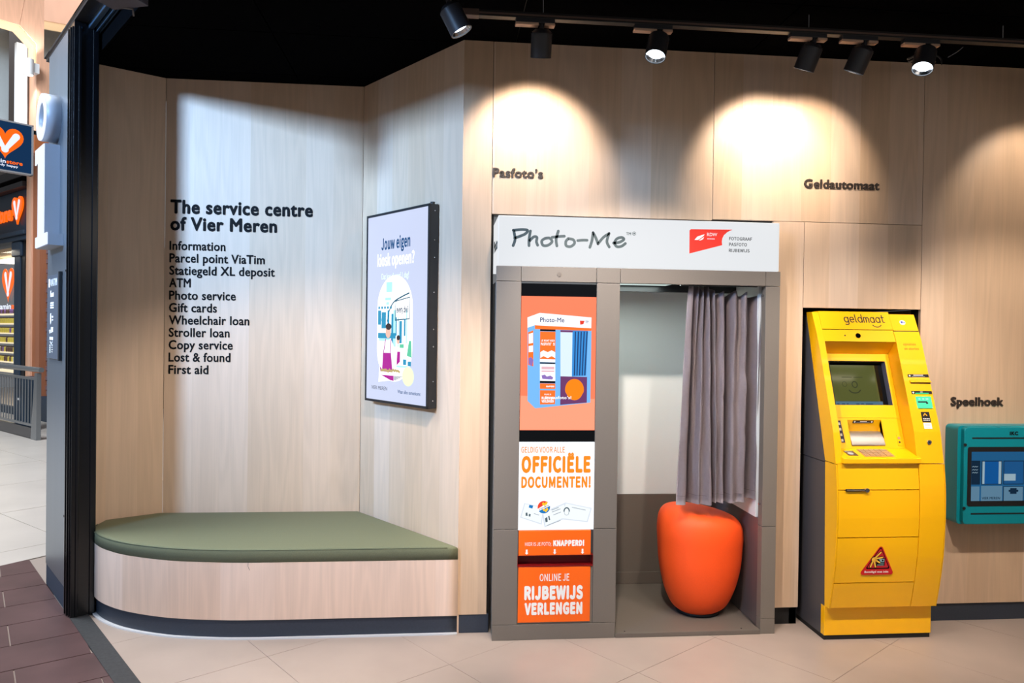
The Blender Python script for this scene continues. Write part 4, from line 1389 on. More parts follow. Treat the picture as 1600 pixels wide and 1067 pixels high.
lettering('shell_text', 'en storten', MATS['pale_brown_print'], atm, po, 2.366, -.021, .078, .015, 0.0)


def tiny_label(z, x0, x1, h, n):
    pl = eplane(z, .0003)
    b = new_bm(); rect(b, pl, x0, x1, -h / 2, h / 2); lb = ap('label_plate', b, STK, n)
    return pl, lb


pl, lb = tiny_label(1.318, 2.354, 2.466, .016, 'upper black slot label')
b = new_bm(); disc(b, pl, 2.364, 0, .0045, .0009, .0003, 12); rect(b, pl, 2.385, 2.437, .001, .0045, .0009, .0003); rect(b, pl, 2.375, 2.445, -.005, -.004, .0009, .0003); obj('label_print', b, PRINTWHITE, lb)
b = new_bm(); z = 1.288
prism(b, [(ye(z + .012) + .002, z + .012), (ye(z) - .012, z), (ye(z) - .010, z - .003), (ye(z - .003) + .004, z - .003)], 'x', 2.358, 2.468); ap('receipt_lip', b, YELLOW)
b = new_bm(); rect(b, eplane(1.281, .0), 2.362, 2.467, -.003, .0025, .0002, .0008); ap('receipt_slot', b, INKBROWN)
pl, lb = tiny_label(1.235, 2.356, 2.465, .016, 'lower black slot label')
b = new_bm(); disc(b, pl, 2.365, 0, .0045, .0009, .0003, 12); rect(b, pl, 2.402, 2.416, .001, .0045, .0009, .0003); obj('label_print', b, PRINTWHITE, lb)
b = new_bm(); rect(b, pl, 2.375, 2.447, -.006, -.002, .0009, .0003); obj('label_print', b, screen('led_green', (60, 230, 150), 1.0), lb)
pl = eplane(1.187, .001)
b = new_bm(); rect(b, pl, 2.372, 2.450, -.030, .029, 0, .006)
cr = ap('card_reader', b, screen('reader_green', (92, 238, 184), 1.0), 'glowing mint green card reader')
b = new_bm(); rect(b, pl, 2.376, 2.424, -.003, .004, .0062, .001); rect(b, pl, 2.418, 2.428, -.009, -.001, .0062, .001); obj('card_slot', b, BLACK, cr)
b = new_bm(); rect(b, pl, 2.382, 2.392, .012, .020, .0062, .0006); rect(b, pl, 2.402, 2.412, .012, .020, .0062, .0006); rect(b, pl, 2.420, 2.434, .012, .020, .0062, .0006); obj('reader_mark', b, screen('reader_pale', (170, 250, 216), 1.0), cr)
pl = eplane(1.116, .0003); b = new_bm(); rect(b, pl, 2.384, 2.428, -.026, .026); s1 = ap('contactless_sticker', b, STK, 'black upper sticker')
b = new_bm(); stroke(b, pl, [(2.396, .008), (2.404, .018), (2.412, .008)], .005, .0009, .0003, smooth=False); obj('chevron', b, mat('amber_print', (250, 180, 30), .5), s1)
b = new_bm()
for z in (-.006, -.014):
    for k in range(4): rect(b, pl, 2.390 + k * .009, 2.397 + k * .009, z - .004, z, .0009, .0003)
obj('sticker_print', b, PRINTWHITE, s1)
pl = eplane(1.074, .0003); b = new_bm(); rect(b, pl, 2.386, 2.428, -.015, .015); s2 = ap('contactless_sticker', b, PRINTWHITE, 'white lower sticker')
b = new_bm()
for z in (.009, .004, -.008): rect(b, pl, 2.391, 2.422, z - .0015, z, .0009, .0003)
obj('sticker_print', b, LIGHTGREY, s2)
b = new_bm(); z = .995; cyl(b, (2.401, ye(z) + .002, z), (2.401, ye(z) - .006, z), .011, 20); lk = ap('cylinder_lock', b, CHROME, 'chrome lock')
b = new_bm(); cyl(b, (2.401, ye(z) - .006, z), (2.401, ye(z) - .007, z), .004, 10); obj('keyhole', b, BLACK, lk)
# swing handle of the service door
z = .768
b = new_bm(); box(b, 1.950, 2.058, ye(z) - .009, ye(z) + .001, z - .006, z + .006, .004); hn_ = ap('door_handle', b, mat('handle_dark', (66, 64, 58), .3, metal=.8), 'dark metal swing handle')
b = new_bm(); box(b, 1.956, 2.046, ye(z) - .0115, ye(z) - .008, z - .002, z + .0025, .001); obj('handle_bar', b, CHROME, hn_)
b = new_bm(); cyl(b, (2.058, ye(z) + .001, z), (2.058, ye(z) - .012, z), .0105, 18); obj('handle_lock', b, CHROME, hn_)
# red warning triangle
zt = .418; pt = eplane(.42, .0006); pt = Plane((0, 3.3992, .42), (1, 0, 0), (0, -.0194, .16))


def rtri(cx, pts, r, seg=6):
    out = []
    n = len(pts)
    for i in range(n):
        p, a, b2 = Vector(pts[i]), Vector(pts[i - 1]), Vector(pts[(i + 1) % n])
        d1 = (a - p).normalized(); d2 = (b2 - p).normalized(); ang = d1.angle(d2)
        L = r / math.tan(ang / 2); c = p + (d1 + d2).normalized() * r / math.sin(ang / 2)
        s = p + d1 * L; e = p + d2 * L
        a0 = math.atan2(s.y - c.y, s.x - c.x); a1 = math.atan2(e.y - c.y, e.x - c.x)
        da = (a1 - a0 + math.pi) % (2 * math.pi) - math.pi
        out += [(c.x + r * math.cos(a0 + da * k / seg), c.y + r * math.sin(a0 + da * k / seg)) for k in range(seg + 1)]
    return out


def tc_(x, y):   # sticker picture coordinates -> plane
    return (2.128 + (x - 590) * (.157 / 725), .069 - (y - 230) * (.141 / 655))


STR = mat('sticker_red', (206, 18, 30), .4)
b = new_bm(); poly(b, pt, rtri(0, [tc_(648, 165), tc_(168, 885), tc_(1008, 885)], .011)); tr = ap('warning_sticker', b, STR, 'red triangular ink warning sticker')
b = new_bm(); poly(b, pt, rtri(0, [tc_(640, 205), tc_(310, 745), tc_(900, 745)], .006), .0009, .0003); obj('sticker_border', b, INK, tr)
b = new_bm(); poly(b, pt, rtri(0, [tc_(640, 245), tc_(345, 718), tc_(862, 718)], .005), .0013, .0003); obj('sticker_ground', b, mat('sticker_red_dark', (196, 26, 42), .4), tr)
b = new_bm(); poly(b, pt, [tc_(560, 490), tc_(760, 490), tc_(760, 668), tc_(560, 668)], .0017, .0003)
for p, q in (((520, 480), (645, 352)), ((520, 500), (690, 470)), ((520, 520), (632, 590)), ((500, 540), (545, 690)), ((480, 540), (425, 690))):
    stroke(b, pt, [tc_(*p), tc_(*q)], .0125, .0017, .0003, smooth=False)
disc(b, pt, *tc_(500, 520), .016, .0017, .0003)
obj('sticker_outline', b, INK, tr)
b = new_bm(); poly(b, pt, [tc_(610, 505), tc_(745, 505), tc_(745, 575), tc_(660, 575)], .0021, .0003); rect(b, pt, tc_(650, 0)[0], tc_(740, 0)[0], tc_(0, 612)[1], tc_(0, 597)[1], .0021, .0003); rect(b, pt, tc_(585, 0)[0], tc_(740, 0)[0], tc_(0, 656)[1], tc_(0, 640)[1], .0021, .0003)
obj('sticker_note', b, mat('sticker_blue', (140, 176, 186), .5), tr)
b = new_bm(); disc(b, pt, *tc_(705, 540), .0045, .0025, .0003, 12); obj('note_dot', b, INK, tr)
b = new_bm()
for p, q in (((520, 480), (645, 352)), ((520, 500), (690, 470)), ((520, 520), (632, 590)), ((500, 540), (545, 690)), ((480, 540), (425, 690))):
    stroke(b, pt, [tc_(*p), tc_(*q)], .0075, .0025, .0003, smooth=False)
disc(b, pt, *tc_(500, 520), .0125, .0025, .0003)
obj('ink_splash', b, mat('sticker_yellow', (250, 200, 70), .5), tr)
a = tc_(300, 835)
lettering('sticker_text', 'Beveiligd met inkt', PRINTWHITE, tr, pt, a[0], a[1], .123, .0105, .012, n0=.0009)

# ------------------------------------------------------------------ teal play screen
YT = 3.56
play = thing('play_terminal', 'teal wall-mounted touch screen terminal at the right edge', 'screen', (3.0, 3.66, .55))
bm = new_bm()
X1 = 3.33
prism(bm, rtri(0, [(2.672, .545), (X1, .545), (X1, 1.058), (2.672, 1.058)], .022), 'y', YT + .025, 3.6795)
b2 = new_bm(); prism(b2, rtri(0, [(2.690, .549), (X1 - .01, .549), (X1 - .01, 1.054), (2.690, 1.054)], .02), 'y', YT, YT + .03, .004); merge(bm, b2)
obj('housing', bm, TEAL, play)
pt2 = Plane((0, YT - .0003, 0))
b = new_bm(); poly(b, pt2, rtri(0, [(2.709, .643), (X1 - .03, .643), (X1 - .03, .951), (2.709, .951)], .012), 0, .001); obj('bezel', b, BLACK, play)
pscr = Plane((2.730, YT - .0018, .671))
b = new_bm(); rect(b, pscr, 0, X1 - .05 - 2.73, 0, .255, 0, .0006)
tv = screen('play_screen_blue', (30, 88, 132), .85); scr_o = obj('display', b, tv, play)
T1 = screen('play_tile_blue', (14, 84, 150), .8); T2 = screen('play_tile_dark', (16, 40, 62), .8); T3 = screen('play_tile_grey', (92, 130, 156), .8); T4 = screen('play_line', (24, 48, 72), .7); T5 = screen('play_pale', (150, 176, 190), .8)


def tbox(u0, u1, v0, v1, m, n0=.0008, nm='screen_tile'):
    b = new_bm(); rect(b, pscr, u0, u1, v0, v1, n0, .0003); return obj(nm, b, m, scr_o)


tbox(0, .048, .085, .209, T2); tbox(.055, .169, .085, .209, T4); tbox(.060, .164, .089, .205, T1, .0012); tbox(.177, .291, .085, .209, T4); tbox(.181, .287, .089, .205, screen('play_tile_blue2', (28, 84, 136), .8), .0012)
tbox(0, .046, 0, .075, T3); tbox(.055, .172, 0, .078, T3); tbox(.177, .291, 0, .075, T4); tbox(.181, .287, 0, .072, T3, .0012)
tbox(.299, .413, .085, .209, T2); tbox(.299, .413, 0, .075, T3); tbox(.42, .53, .085, .209, T1); tbox(.42, .53, 0, .075, T2)
tbox(.060, .072, .089, .205, T5, .0016); tbox(.150, .164, .089, .205, T5, .0016); tbox(.181, .245, .105, .140, T5, .0016)
b = new_bm()
for v in (.178, .162, .147): stroke(b, pscr, [(.004 + k * .006, v + (.002 if k % 2 else -.002)) for k in range(6)], .002, .0016, .0003)
obj('screen_tile', b, T5, scr_o)
b = new_bm(); rect(b, pscr, .216, .252, .036, .066, .0016, .0003); disc(b, pscr, .213, .052, .006, .0016, .0003, 12); disc(b, pscr, .256, .052, .006, .0016, .0003, 12); obj('puzzle_piece', b, T2, scr_o)
lettering('screen_text', 'VIER MEREN', T2, scr_o, pscr, .060, .008, .10, .013, 0.0, n0=.0012)
lettering('logo', 'IKC', INK, play, pt2, 2.940, 1.012, .047, .019, .05)
for z in (.997, .605):
    b = new_bm(); rect(b, pt2, 2.732, X1 - .05, z - .004, z + .003, .0, .0008); obj('vent_slot', b, BLACK, play)
for z in (.962, .634):
    b = new_bm(); cyl(b, (2.694, YT + .001, z), (2.694, YT - .004, z), .0075, 14); obj('cap_screw', b, BLACK, play)

# ------------------------------------------------------------------ track with spotlights
YTR, ZT = 3.2, 2.885
TRK = mat('track_black', (30, 27, 26), .45)
track = thing('light_track', 'long black lighting track hung parallel to the plywood wall', 'lamp track', (1.6, YTR, ZT))
b = new_bm(); box(b, .068, 4.6, YTR - .018, YTR + .018, ZT - .012, ZT + .014, .002); obj('rail', b, TRK, track)
b = new_bm(); box(b, .068, 4.6, YTR - .0195, YTR - .018, ZT - .004, ZT + .004); obj('rail_groove', b, mat('rail_copper', (120, 98, 88), .4, metal=.6), track)
b = new_bm(); box(b, .06, .14, YTR - .02, YTR + .02, ZT - .014, ZT + .016, .003); obj('end_feed', b, mat('end_feed_brown', (84, 66, 58), .5), track)
for x in (.42, 1.63, 2.57, 3.8):
    b = new_bm(); cyl(b, (x, YTR, ZT + .012), (x, YTR, H), .0018, 6); obj('hanger_wire', b, LIGHTGREY, track)

LAMPBODY = mat('lamp_black', (40, 40, 44), .42)
LENS = screen('lamp_lens', (225, 240, 255), 6.0)
LENSOFF = mat('lamp_reflector', (30, 30, 32), .3)
PLATE_SHEEN = mat('adapter_plate', (196, 160, 134), .5)  # light brown reflection painted as the plates' colour


def spot_lamp(x, aim, label, power, lit_face, color=(1, .80, .62), ang=80, blend=.35, y=YTR, z=ZT, scale=1.0, adapter=True, size=.03, laim=None):
    t = thing('track_spotlight', label, 'lamp', (x, y, z - .012), 'black spotlights on the tracks')
    aim = Vector(aim).normalized()
    s = scale
    if adapter:
        b = new_bm(); box(b, x - .115, x + .055, y - .017, y + .017, z - .030, z - .010, .003); obj('adapter', b, LAMPBODY, t)
        b = new_bm(); box(b, x - .117, x - .016, y - .019, y + .014, z - .041, z - .030, .002); box(b, x + .010, x + .055, y - .019, y + .014, z - .041, z - .030, .002)
        obj('adapter_plate', b, PLATE_SHEEN, t, label='adapter plate with painted light brown reflection')
    top = Vector((x, y, z - .040))
    b = new_bm(); cyl(b, (x, y, z - .028), top - Vector((0, 0, .012)), .010 * s, 14)
    obj('bracket', b, LAMPBODY, t)
    joint = top - Vector((0, 0, .012))
    R, L = .046 * s, .118 * s
    c0 = joint - aim * .004 + Vector((0, 0, -.002)); c1 = c0 + aim * L
    b = new_bm(); cyl(b, c0, c0 + aim * .014 * s, R * .62, 28, R * .97); cyl(b, c0 + aim * .018 * s, c1, R, 32, caps=False); cyl(b, c0 + aim * .014 * s, c0 + aim * .0185 * s, R * .9, 28)
    cyl(b, c0 + aim * .0182 * s, c0 + aim * .019 * s, R, 32)
    hsg = obj('housing', b, LAMPBODY, t)
    b = new_bm(); cyl(b, c1 - aim * .006, c1 - aim * .02, R * .96, 32, R * .78, caps=False); obj('reflector', b, CHROME if lit_face else LENSOFF, t)
    b = new_bm(); cyl(b, c1 - aim * .02, c1 - aim * .023, R * .8, 28); obj('lens', b, LENS, t, label='glowing lens')
    b = new_bm()
    rings = []
    q = aim.to_track_quat('Z', 'Y').to_matrix(); seg = 32
    for rr_, d in ((R, 0), (R * .93, 0), (R * .93, -.006), (R, -.006)):
        rings.append([b.verts.new(c1 + aim * d + q @ Vector((math.cos(2 * math.pi * i / seg) * rr_, math.sin(2 * math.pi * i / seg) * rr_, 0))) for i in range(seg)])
    for k in range(3):
        for i in range(seg): b.faces.new((rings[k][i], rings[k][(i + 1) % seg], rings[k + 1][(i + 1) % seg], rings[k + 1][i]))
    obj('front_ring', b, LAMPBODY, t)
    if power > 0:
        l = bpy.data.lights.new('lamp_light', 'SPOT'); l.energy = power; l.color = color; l.spot_size = math.radians(ang); l.spot_blend = blend; l.shadow_soft_size = size
        o = bpy.data.objects.new('lamp_light', l); COL.objects.link(o); o.parent = t
        la = Vector(laim).normalized() if laim else aim
        o.matrix_local = Matrix.Translation(c1 + aim * .003 - t.location) @ (la.to_track_quat('-Z', 'Y').to_matrix().to_4x4())
    return t


WARM = (1, .84, .69)
WL = dict(ang=84, blend=.55)
spot_lamp(.415, (.02, .40, -.91), 'black spotlight aimed at the wall, leftmost on the wall track', 36, False, WARM, laim=(.02, .82, -.57), **WL)
spot_lamp(.940, (-.24, -.30, -.92), 'black spotlight with glowing face turned down to us, second from left on the wall track', 16, True, (1, .88, .76), 90, .5)
spot_lamp(1.655, (-.20, .40, -.89), 'black spotlight tilted left at the wall, above the booth\u2019s right end', 32, False, WARM, laim=(.03, .82, -.57), **WL)
spot_lamp(1.897, (-.24, .38, -.89), 'black spotlight tilted left at the wall, above the Geldautomaat lettering', 21, False, WARM, laim=(-.02, .82, -.57), **WL)
spot_lamp(2.195, (-.36, -.30, -.88), 'black spotlight with glowing face turned down to us, rightmost and beside the loose cable', 16, True, (1, .88, .76), 90, .5)
spot_lamp(3.10, (-.05, .40, -.91), 'black spotlight aimed at the wall, just outside the picture at the right end', 14, False, WARM, laim=(0, .66, -.75), **WL)
# nearer spotlight at the left, on a second track out of the picture
LY = 3.0
near_lamp = spot_lamp(.008, (.47, .0, -.88), 'black spotlight with glowing edge at the upper left, nearest to the recess', 14, True, (.9, .95, 1), 90, .5, y=LY, z=2.877, adapter=False)
b = new_bm(); cyl(b, (.008, LY, 2.842), (.008, LY, H), .012, 12); obj('drop_rod', b, LAMPBODY, near_lamp)

# a second track nearer to the shop opening, above the picture: it lights booth, bench and machines
track2 = thing('light_track', 'black lighting track nearer to the shop opening, above the picture', 'lamp track', (1.4, 2.1, ZT))
b = new_bm(); box(b, -.2, 4.4, 2.082, 2.118, ZT - .012, ZT + .014, .002); obj('rail', b, TRK, track2)
for x in (-.1, 1.6, 3.9):
    b = new_bm(); cyl(b, (x, 2.1, ZT + .012), (x, 2.1, H), .0018, 6); obj('hanger_wire', b, LIGHTGREY, track2)
for k, (x, tgt, pw) in enumerate(((-.05, (-.85, 3.95, .45), 205), (.44, (1.15, 3.8, .7), 215), (1.25, (.6, 3.6, .5), 100), (1.9, (2.2, 3.5, .7), 135), (2.7, (3.0, 3.6, .8), 125))):
    d = Vector(tgt) - Vector((x, 2.1, 2.72))
    spot_lamp(x, d, 'black spotlight on the nearer track above the picture, %s from its left end' % ORD[k], pw, True, (1, .87, .76), 60, .6, y=2.1, size=.035)

# loose cable with clip behind the right spotlight
lc = thing('loose_cable', 'loose grey cable bundle hanging by the right-hand spotlight', 'cable', (2.35, 3.45, 2.85))
b = new_bm(); tube(b, catmull([(2.27, 3.45, 2.885), (2.33, 3.45, 2.915), (2.39, 3.45, 2.93), (2.41, 3.46, 2.90)], 5), .006, 8); tube(b, catmull([(2.28, 3.46, 2.875), (2.34, 3.46, 2.90), (2.395, 3.46, 2.915), (2.42, 3.46, 2.88)], 5), .005, 8)
obj('cable', b, mat('grey_cable', (120, 112, 104), .5), lc)
b = new_bm(); tube(b, catmull([(2.41, 3.46, 2.925), (2.45, 3.46, 2.90), (2.455, 3.46, 2.87)], 5), .004, 8); obj('cable', b, BLACKMETAL, lc)
b = new_bm(); tube(b, catmull([(2.48, 3.45, 2.905), (2.53, 3.45, 2.935), (2.56, 3.45, 2.960)], 5), .002, 6); obj('white_wire', b, LIGHTGREY, lc)

# vent unit under the black ceiling, upper left
hv = thing('ceiling_unit', 'dark square ceiling unit at the upper left of the black ceiling', 'vent', (-1.38, 3.35, H))
HVM = Matrix.Translation((-1.455, 3.396, 0)) @ Matrix.Rotation(math.radians(-19.5), 4, 'Z')
b = new_bm(); box(b, 0, .18, -.32, 0, H - .062, H, .003, M=HVM); obj('casing', b, mat('dark_grey_unit', (70, 66, 74), .4), hv)
b = new_bm(); tube(b, [HVM @ Vector((.055, -.01, H - .06)), HVM @ Vector((.10, .0, H - .066)), HVM @ Vector((.10, .005, H - .095))], .004, 6); obj('hook', b, mat('dull_hook', (120, 112, 108), .5), hv)

# linear lamps of the shop ceiling (seen only as reflections in the cash machine's screen)
for k, (x, y) in enumerate(((3.2, 1.3), (4.6, 1.3), (3.2, 1.55), (4.6, 1.55))):
    t = thing('linear_lamp', 'slim white ceiling tube lamp, %s of the four over the shop floor' % ORD[k], 'lamp', (x, y, H - .05), 'ceiling tube lamps of the shop')
    b = new_bm(); box(b, x - .62, x + .62, y - .03, y + .03, H - .04, H, .003); obj('housing', b, WHITE, t)
    b = new_bm(); box(b, x - .6, x + .6, y - .022, y + .022, H - .052, H - .04); obj('tube', b, screen('tube_light', (255, 236, 214), 5.0), t)

# ------------------------------------------------------------------ the mall beyond
bdir = Vector((-.7193, .6947, 0)); cdir = Vector((.6947, .7193, 0)); SO = Vector((-7.376, 13.456, 0))   # store front plane


def st(t, d, z=0):
    return SO + bdir * t + cdir * d + Vector((0, 0, z))


MST = Matrix.Translation(SO) @ Matrix((-bdir, cdir, Vector((0, 0, 1)))).transposed().to_4x4()


def stbox(bm, t0, t1, d0, d1, z0, z1, bev=0.0):
    return box(bm, -t1, -t0, d0, d1, z0, z1, bev, M=MST)


bm = new_bm(); stbox(bm, -.72, 6, .30, .40, 3.84, 7.0); stbox(bm, -2.9, -.72, .12, .40, .40, 7.0)
store = struct(obj('wall_store', bm, MORTAR))
# bricks that can be picked out between the timber and the steel pillar, and over the sign
bmesh_cache = {}


def brick(t0, t1, d0, z0, z1, par):
    key = (round(t1 - t0, 3), round(z1 - z0, 3))
    if key not in bmesh_cache:
        b = new_bm(); box(b, -(t1 - t0), 0, 0, .06, 0, z1 - z0, .004); me = bpy.data.meshes.new('brick'); b.to_mesh(me); b.free(); me.materials.append(BRICKM); bmesh_cache[key] = me
    o = bpy.data.objects.new('brick', bmesh_cache[key]); COL.objects.link(o); o.parent = par
    o.matrix_basis = MST @ Matrix.Translation((-t0, d0 + random.uniform(-.004, .004), z0))


for j in range(44):
    z = .42 + j * .079
    for i in range(2):
        t0 = -1.76 + i * .24 + (.12 if j % 2 else 0)
        brick(t0, t0 + .23, .065, z, z + .069, store)
for j in range(6):
    z = 3.90 + j * .079
    for i in range(6):
        t0 = -.62 + i * .24 + (.12 if j % 2 else 0)
        brick(t0, t0 + .23, .245, z, z + .069, store)
shop = thing('vitamin_shop', 'navy shop front with orange heart sign and lit shelves beyond the railing', 'shop front', st(0, .2))


def sp(name, bm, m, label=None, parent=None):
    return obj(name, bm, m, parent or shop, label=label)


b = new_bm(); stbox(b, -.72, 5, 0, .3, 3.13, 3.84, .01); fas = sp('sign_fascia', b, NAVY)
b = new_bm(); stbox(b, -.74, 5, -.10, .3, 3.06, 3.13, .01); stbox(b, -.73, 5, -.05, .3, 2.98, 3.06, .01); sp('cornice', b, NAVY)
b = new_bm(); stbox(b, -.74, 5, -.12, .3, 3.84, 3.93, .01); stbox(b, -.73, 5, -.04, .3, 4.05, 4.2, .01); sp('cornice', b, mat('dark_cornice', (34, 28, 32), .5))
b = new_bm(); stbox(b, -.29, -.01, 0.0, .10, .0, 2.98, .01); stbox(b, -.37, .07, -.02, .12, 2.72, 2.98, .02); sp('mullion', b, NAVY)
b = new_bm(); stbox(b, -.45, -.29, .02, .10, .0, 2.98); stbox(b, -.72, -.66, .0, .10, 0, 2.98); sp('mullion', b, BLACKMETAL)
b = new_bm(); stbox(b, -.72, 5, .02, .12, 0.0, .12); sp('sill', b, NAVY)
b = new_bm(); stbox(b, -.66, 5, .05, .056, .12, 2.98)
gm = bpy.data.materials.new('shop_glass'); gm.use_nodes = True
gn = gm.node_tree; gn.nodes.remove(gn.nodes['Principled BSDF'])
gt = gn.nodes.new('ShaderNodeBsdfTransparent'); gg = gn.nodes.new('ShaderNodeBsdfGlossy'); gg.inputs['Roughness'].default_value = .03
gx = gn.nodes.new('ShaderNodeMixShader'); gx.inputs[0].default_value = .07
gn.links.new(gt.outputs[0], gx.inputs[1]); gn.links.new(gg.outputs[0], gx.inputs[2]); gn.links.new(gx.outputs[0], gn.nodes['Material Output'].inputs[0])
sp('window_pane', b, gm)
b = new_bm(); stbox(b, -.75, 5, 2.4, 2.5, 0, 3.0); stbox(b, -.75, -.70, .1, 2.5, 0, 3.0); stbox(b, -.75, 5, .1, 2.5, 3.0, 3.06); sp('interior_walls', b, mat('shop_interior', (150, 132, 108), .7))
b = new_bm(); stbox(b, -.70, 4, .9, 1.3, 2.90, 2.95); sp('interior_fill', b, screen('fill_glow', (255, 232, 196), 6.0), 'added warm glow for the shop interior')  # glowing slab added to brighten the shop interior
l = bpy.data.lights.new('interior_fill_light', 'AREA'); l.energy = 70; l.size = 1.6; l.color = (1, .9, .74)  # area light added with it, to light the jars and walls
o = bpy.data.objects.new('interior_fill_light', l); COL.objects.link(o); o.parent = shop; o.location = st(.4, .75, 2.85) - shop.location
SHELF = screen('lit_shelf', (255, 238, 200), 1.0)
for k in range(7):
    z = 1.755 - k * .171
    t = thing('display_shelf', 'lit display shelf in the vitamin shop window, %s from the top' % ORD[k], 'shelf', st(.4, .4, z), 'shelves in the vitamin shop window')
    b = new_bm(); stbox(b, -.64, 1.6, .09, .32, z - .022, z); obj('board', b, SHELF, t)
JARM = [mat('jar_yellow', (214, 196, 70), .4), mat('jar_dark', (88, 58, 40), .4), mat('jar_white', (226, 222, 206), .4), mat('jar_violet', (120, 84, 150), .4)]
CAPM = mat('jar_cap', (60, 50, 44), .5)
jm = {}
rj = random.Random(11)
for k in range(6):
    z = 1.755 - k * .171
    for i, tt in enumerate([-.26, -.16, -.06] + [.40 + q * .092 for q in range(9)]):
        c_ = 0 if (k in (1, 2, 3) and rj.random() < .75) else rj.choice((0, 1, 2, 1, 3))
        if c_ not in jm:
            b = new_bm(); lathe(b, [(.026, 0), (.03, .004), (.03, .075), (.02, .09)], (0, 0, 0), 12); me = bpy.data.meshes.new('jar'); b.to_mesh(me); b.free(); me.materials.append(JARM[c_])
            b = new_bm(); lathe(b, [(.021, .09), (.021, .108), (.018, .11)], (0, 0, 0), 12); mc = bpy.data.meshes.new('lid'); b.to_mesh(mc); b.free(); mc.materials.append(CAPM)
            jm[c_] = (me, mc)
        names = ('yellow', 'brown', 'white', 'violet')
        o = bpy.data.objects.new('jar', jm[c_][0]); COL.objects.link(o); o.location = st(tt, .15, z)
        tag(o, 'small %s jar, %s from the right on the %s shop shelf from the top' % (names[c_], ORD[i], ORD[k]), 'jar', 'jars on the vitamin shop shelves')
        l = bpy.data.objects.new('lid', jm[c_][1]); COL.objects.link(l); l.parent = o


# heart emblems with a white V
def heart(pl, cx, cy, w, h, n0, t):
    pts = []
    for i in range(40):
        a = 2 * math.pi * i / 40
        x = 16 * math.sin(a) ** 3; y = 13 * math.cos(a) - 5 * math.cos(2 * a) - 2 * math.cos(3 * a) - math.cos(4 * a)
        pts.append((cx + x / 32 * w, cy + (y + 2.5) / 29 * h))
    b = new_bm(); poly(b, pl, pts, n0, t); return b


def vee(pl, cx, cy, w, h, wd, n0, t):
    b = new_bm(); stroke(b, pl, [(cx - w / 2, cy + h / 2), (cx - w * .02, cy - h / 2), (cx + w / 2, cy + h / 2)], wd, n0, t, smooth=False); return b


pfa = Plane(st(0, -.002, 0), -bdir, (0, 0, 1))
obj('heart_emblem', heart(pfa, .285, 3.49, .50, .47, .02, .03), SIGNORANGE, fas, label='orange heart emblem with white V')
obj('heart_mark', vee(pfa, .285, 3.50, .22, .26, .075, .051, .006), SIGNWHITE, fas)
lettering('sign_lettering', 'vitaminstore', SIGNORANGE, fas, pfa, -2.06, 3.35, 2.03, .27, .03, t=.04)
pwi = Plane(st(0, .03, 0), -bdir, (0, 0, 1))
we = sp('window_emblem', heart(pwi, -.36, 2.25, .62, .60, 0, .004), SIGNORANGE, 'orange heart window sticker')
obj('heart_mark', vee(pwi, -.36, 2.27, .26, .34, .10, .005, .003), SIGNWHITE, we)
lettering('window_text', 'vitamin', SIGNWHITE, shop, pwi, -1.07, 1.83, .84, .10, .02, t=.003)
lettering('window_text', 'store', SIGNORANGE, shop, pwi, -.20, 1.83, .18, .10, .02, t=.003)

# projecting blade sign
BS = Vector((.664, .748, 0)); bo = Vector((-5.54, 10.5, 3.575))
bl = thing('blade_sign', 'navy projecting sign with orange heart emblem at the upper left', 'sign', bo)
pbl = Plane(bo - BS * 1.0, BS, (0, 0, 1))
b = new_bm(); MB = Matrix.Translation(bo) @ Matrix((BS, Vector((-BS.y, BS.x, 0)), Vector((0, 0, 1)))).transposed().to_4x4()
box(b, -1.0, 0, .002, .09, 0, .635, M=MB); obj('sign_box', b, SIGNNAVY, bl)
b = new_bm()
box(b, -1.0, .022, -.004, .094, .635, .655, M=MB); box(b, 0.0, .022, -.004, .094, -.02, .655, M=MB); box(b, -1.0, .022, -.004, .094, -.02, 0, M=MB)
obj('sign_frame', b, LIGHTGREY, bl)
hb_ = obj('heart_emblem', heart(pbl, .687, .352, .43, .41, .002, .006), SIGNORANGE, bl, label='orange heart emblem')
obj('heart_mark', vee(pbl, .69, .362, .25, .19, .085, .008, .004), SIGNWHITE, hb_)
lettering('sign_lettering', 'vitamin', SIGNWHITE, bl, pbl, .425, .088, .272, .052, .02, t=.004)
lettering('sign_lettering', 'store', SIGNORANGE, bl, pbl, .705, .088, .188, .052, .03, t=.004)
lettering('sign_lettering', 'mind & body happy', SIGNWHITE, bl, pbl, .40, .050, .44, .028, .012, t=.004)
b = new_bm(); box(b, .02, 1.5, .03, .06, .55, .6, M=MB); obj('arm', b, BLACKMETAL, bl)

# timber pilaster, dark base, portal and lamp
b = new_bm(); stbox(b, -.958, -.758, -.06, .3, 0, 7.0); pil = struct(obj('trim_3', b, TIMBER))
b = new_bm(); stbox(b, -1.26, -.959, -.03, .3, .40, 7.0); obj('side_board', b, TIMBER_D, pil)
b = new_bm(); stbox(b, -2.9, -.97, -.01, .12, 0.0, .40, .004); struct(obj('trim_4', b, NAVY))
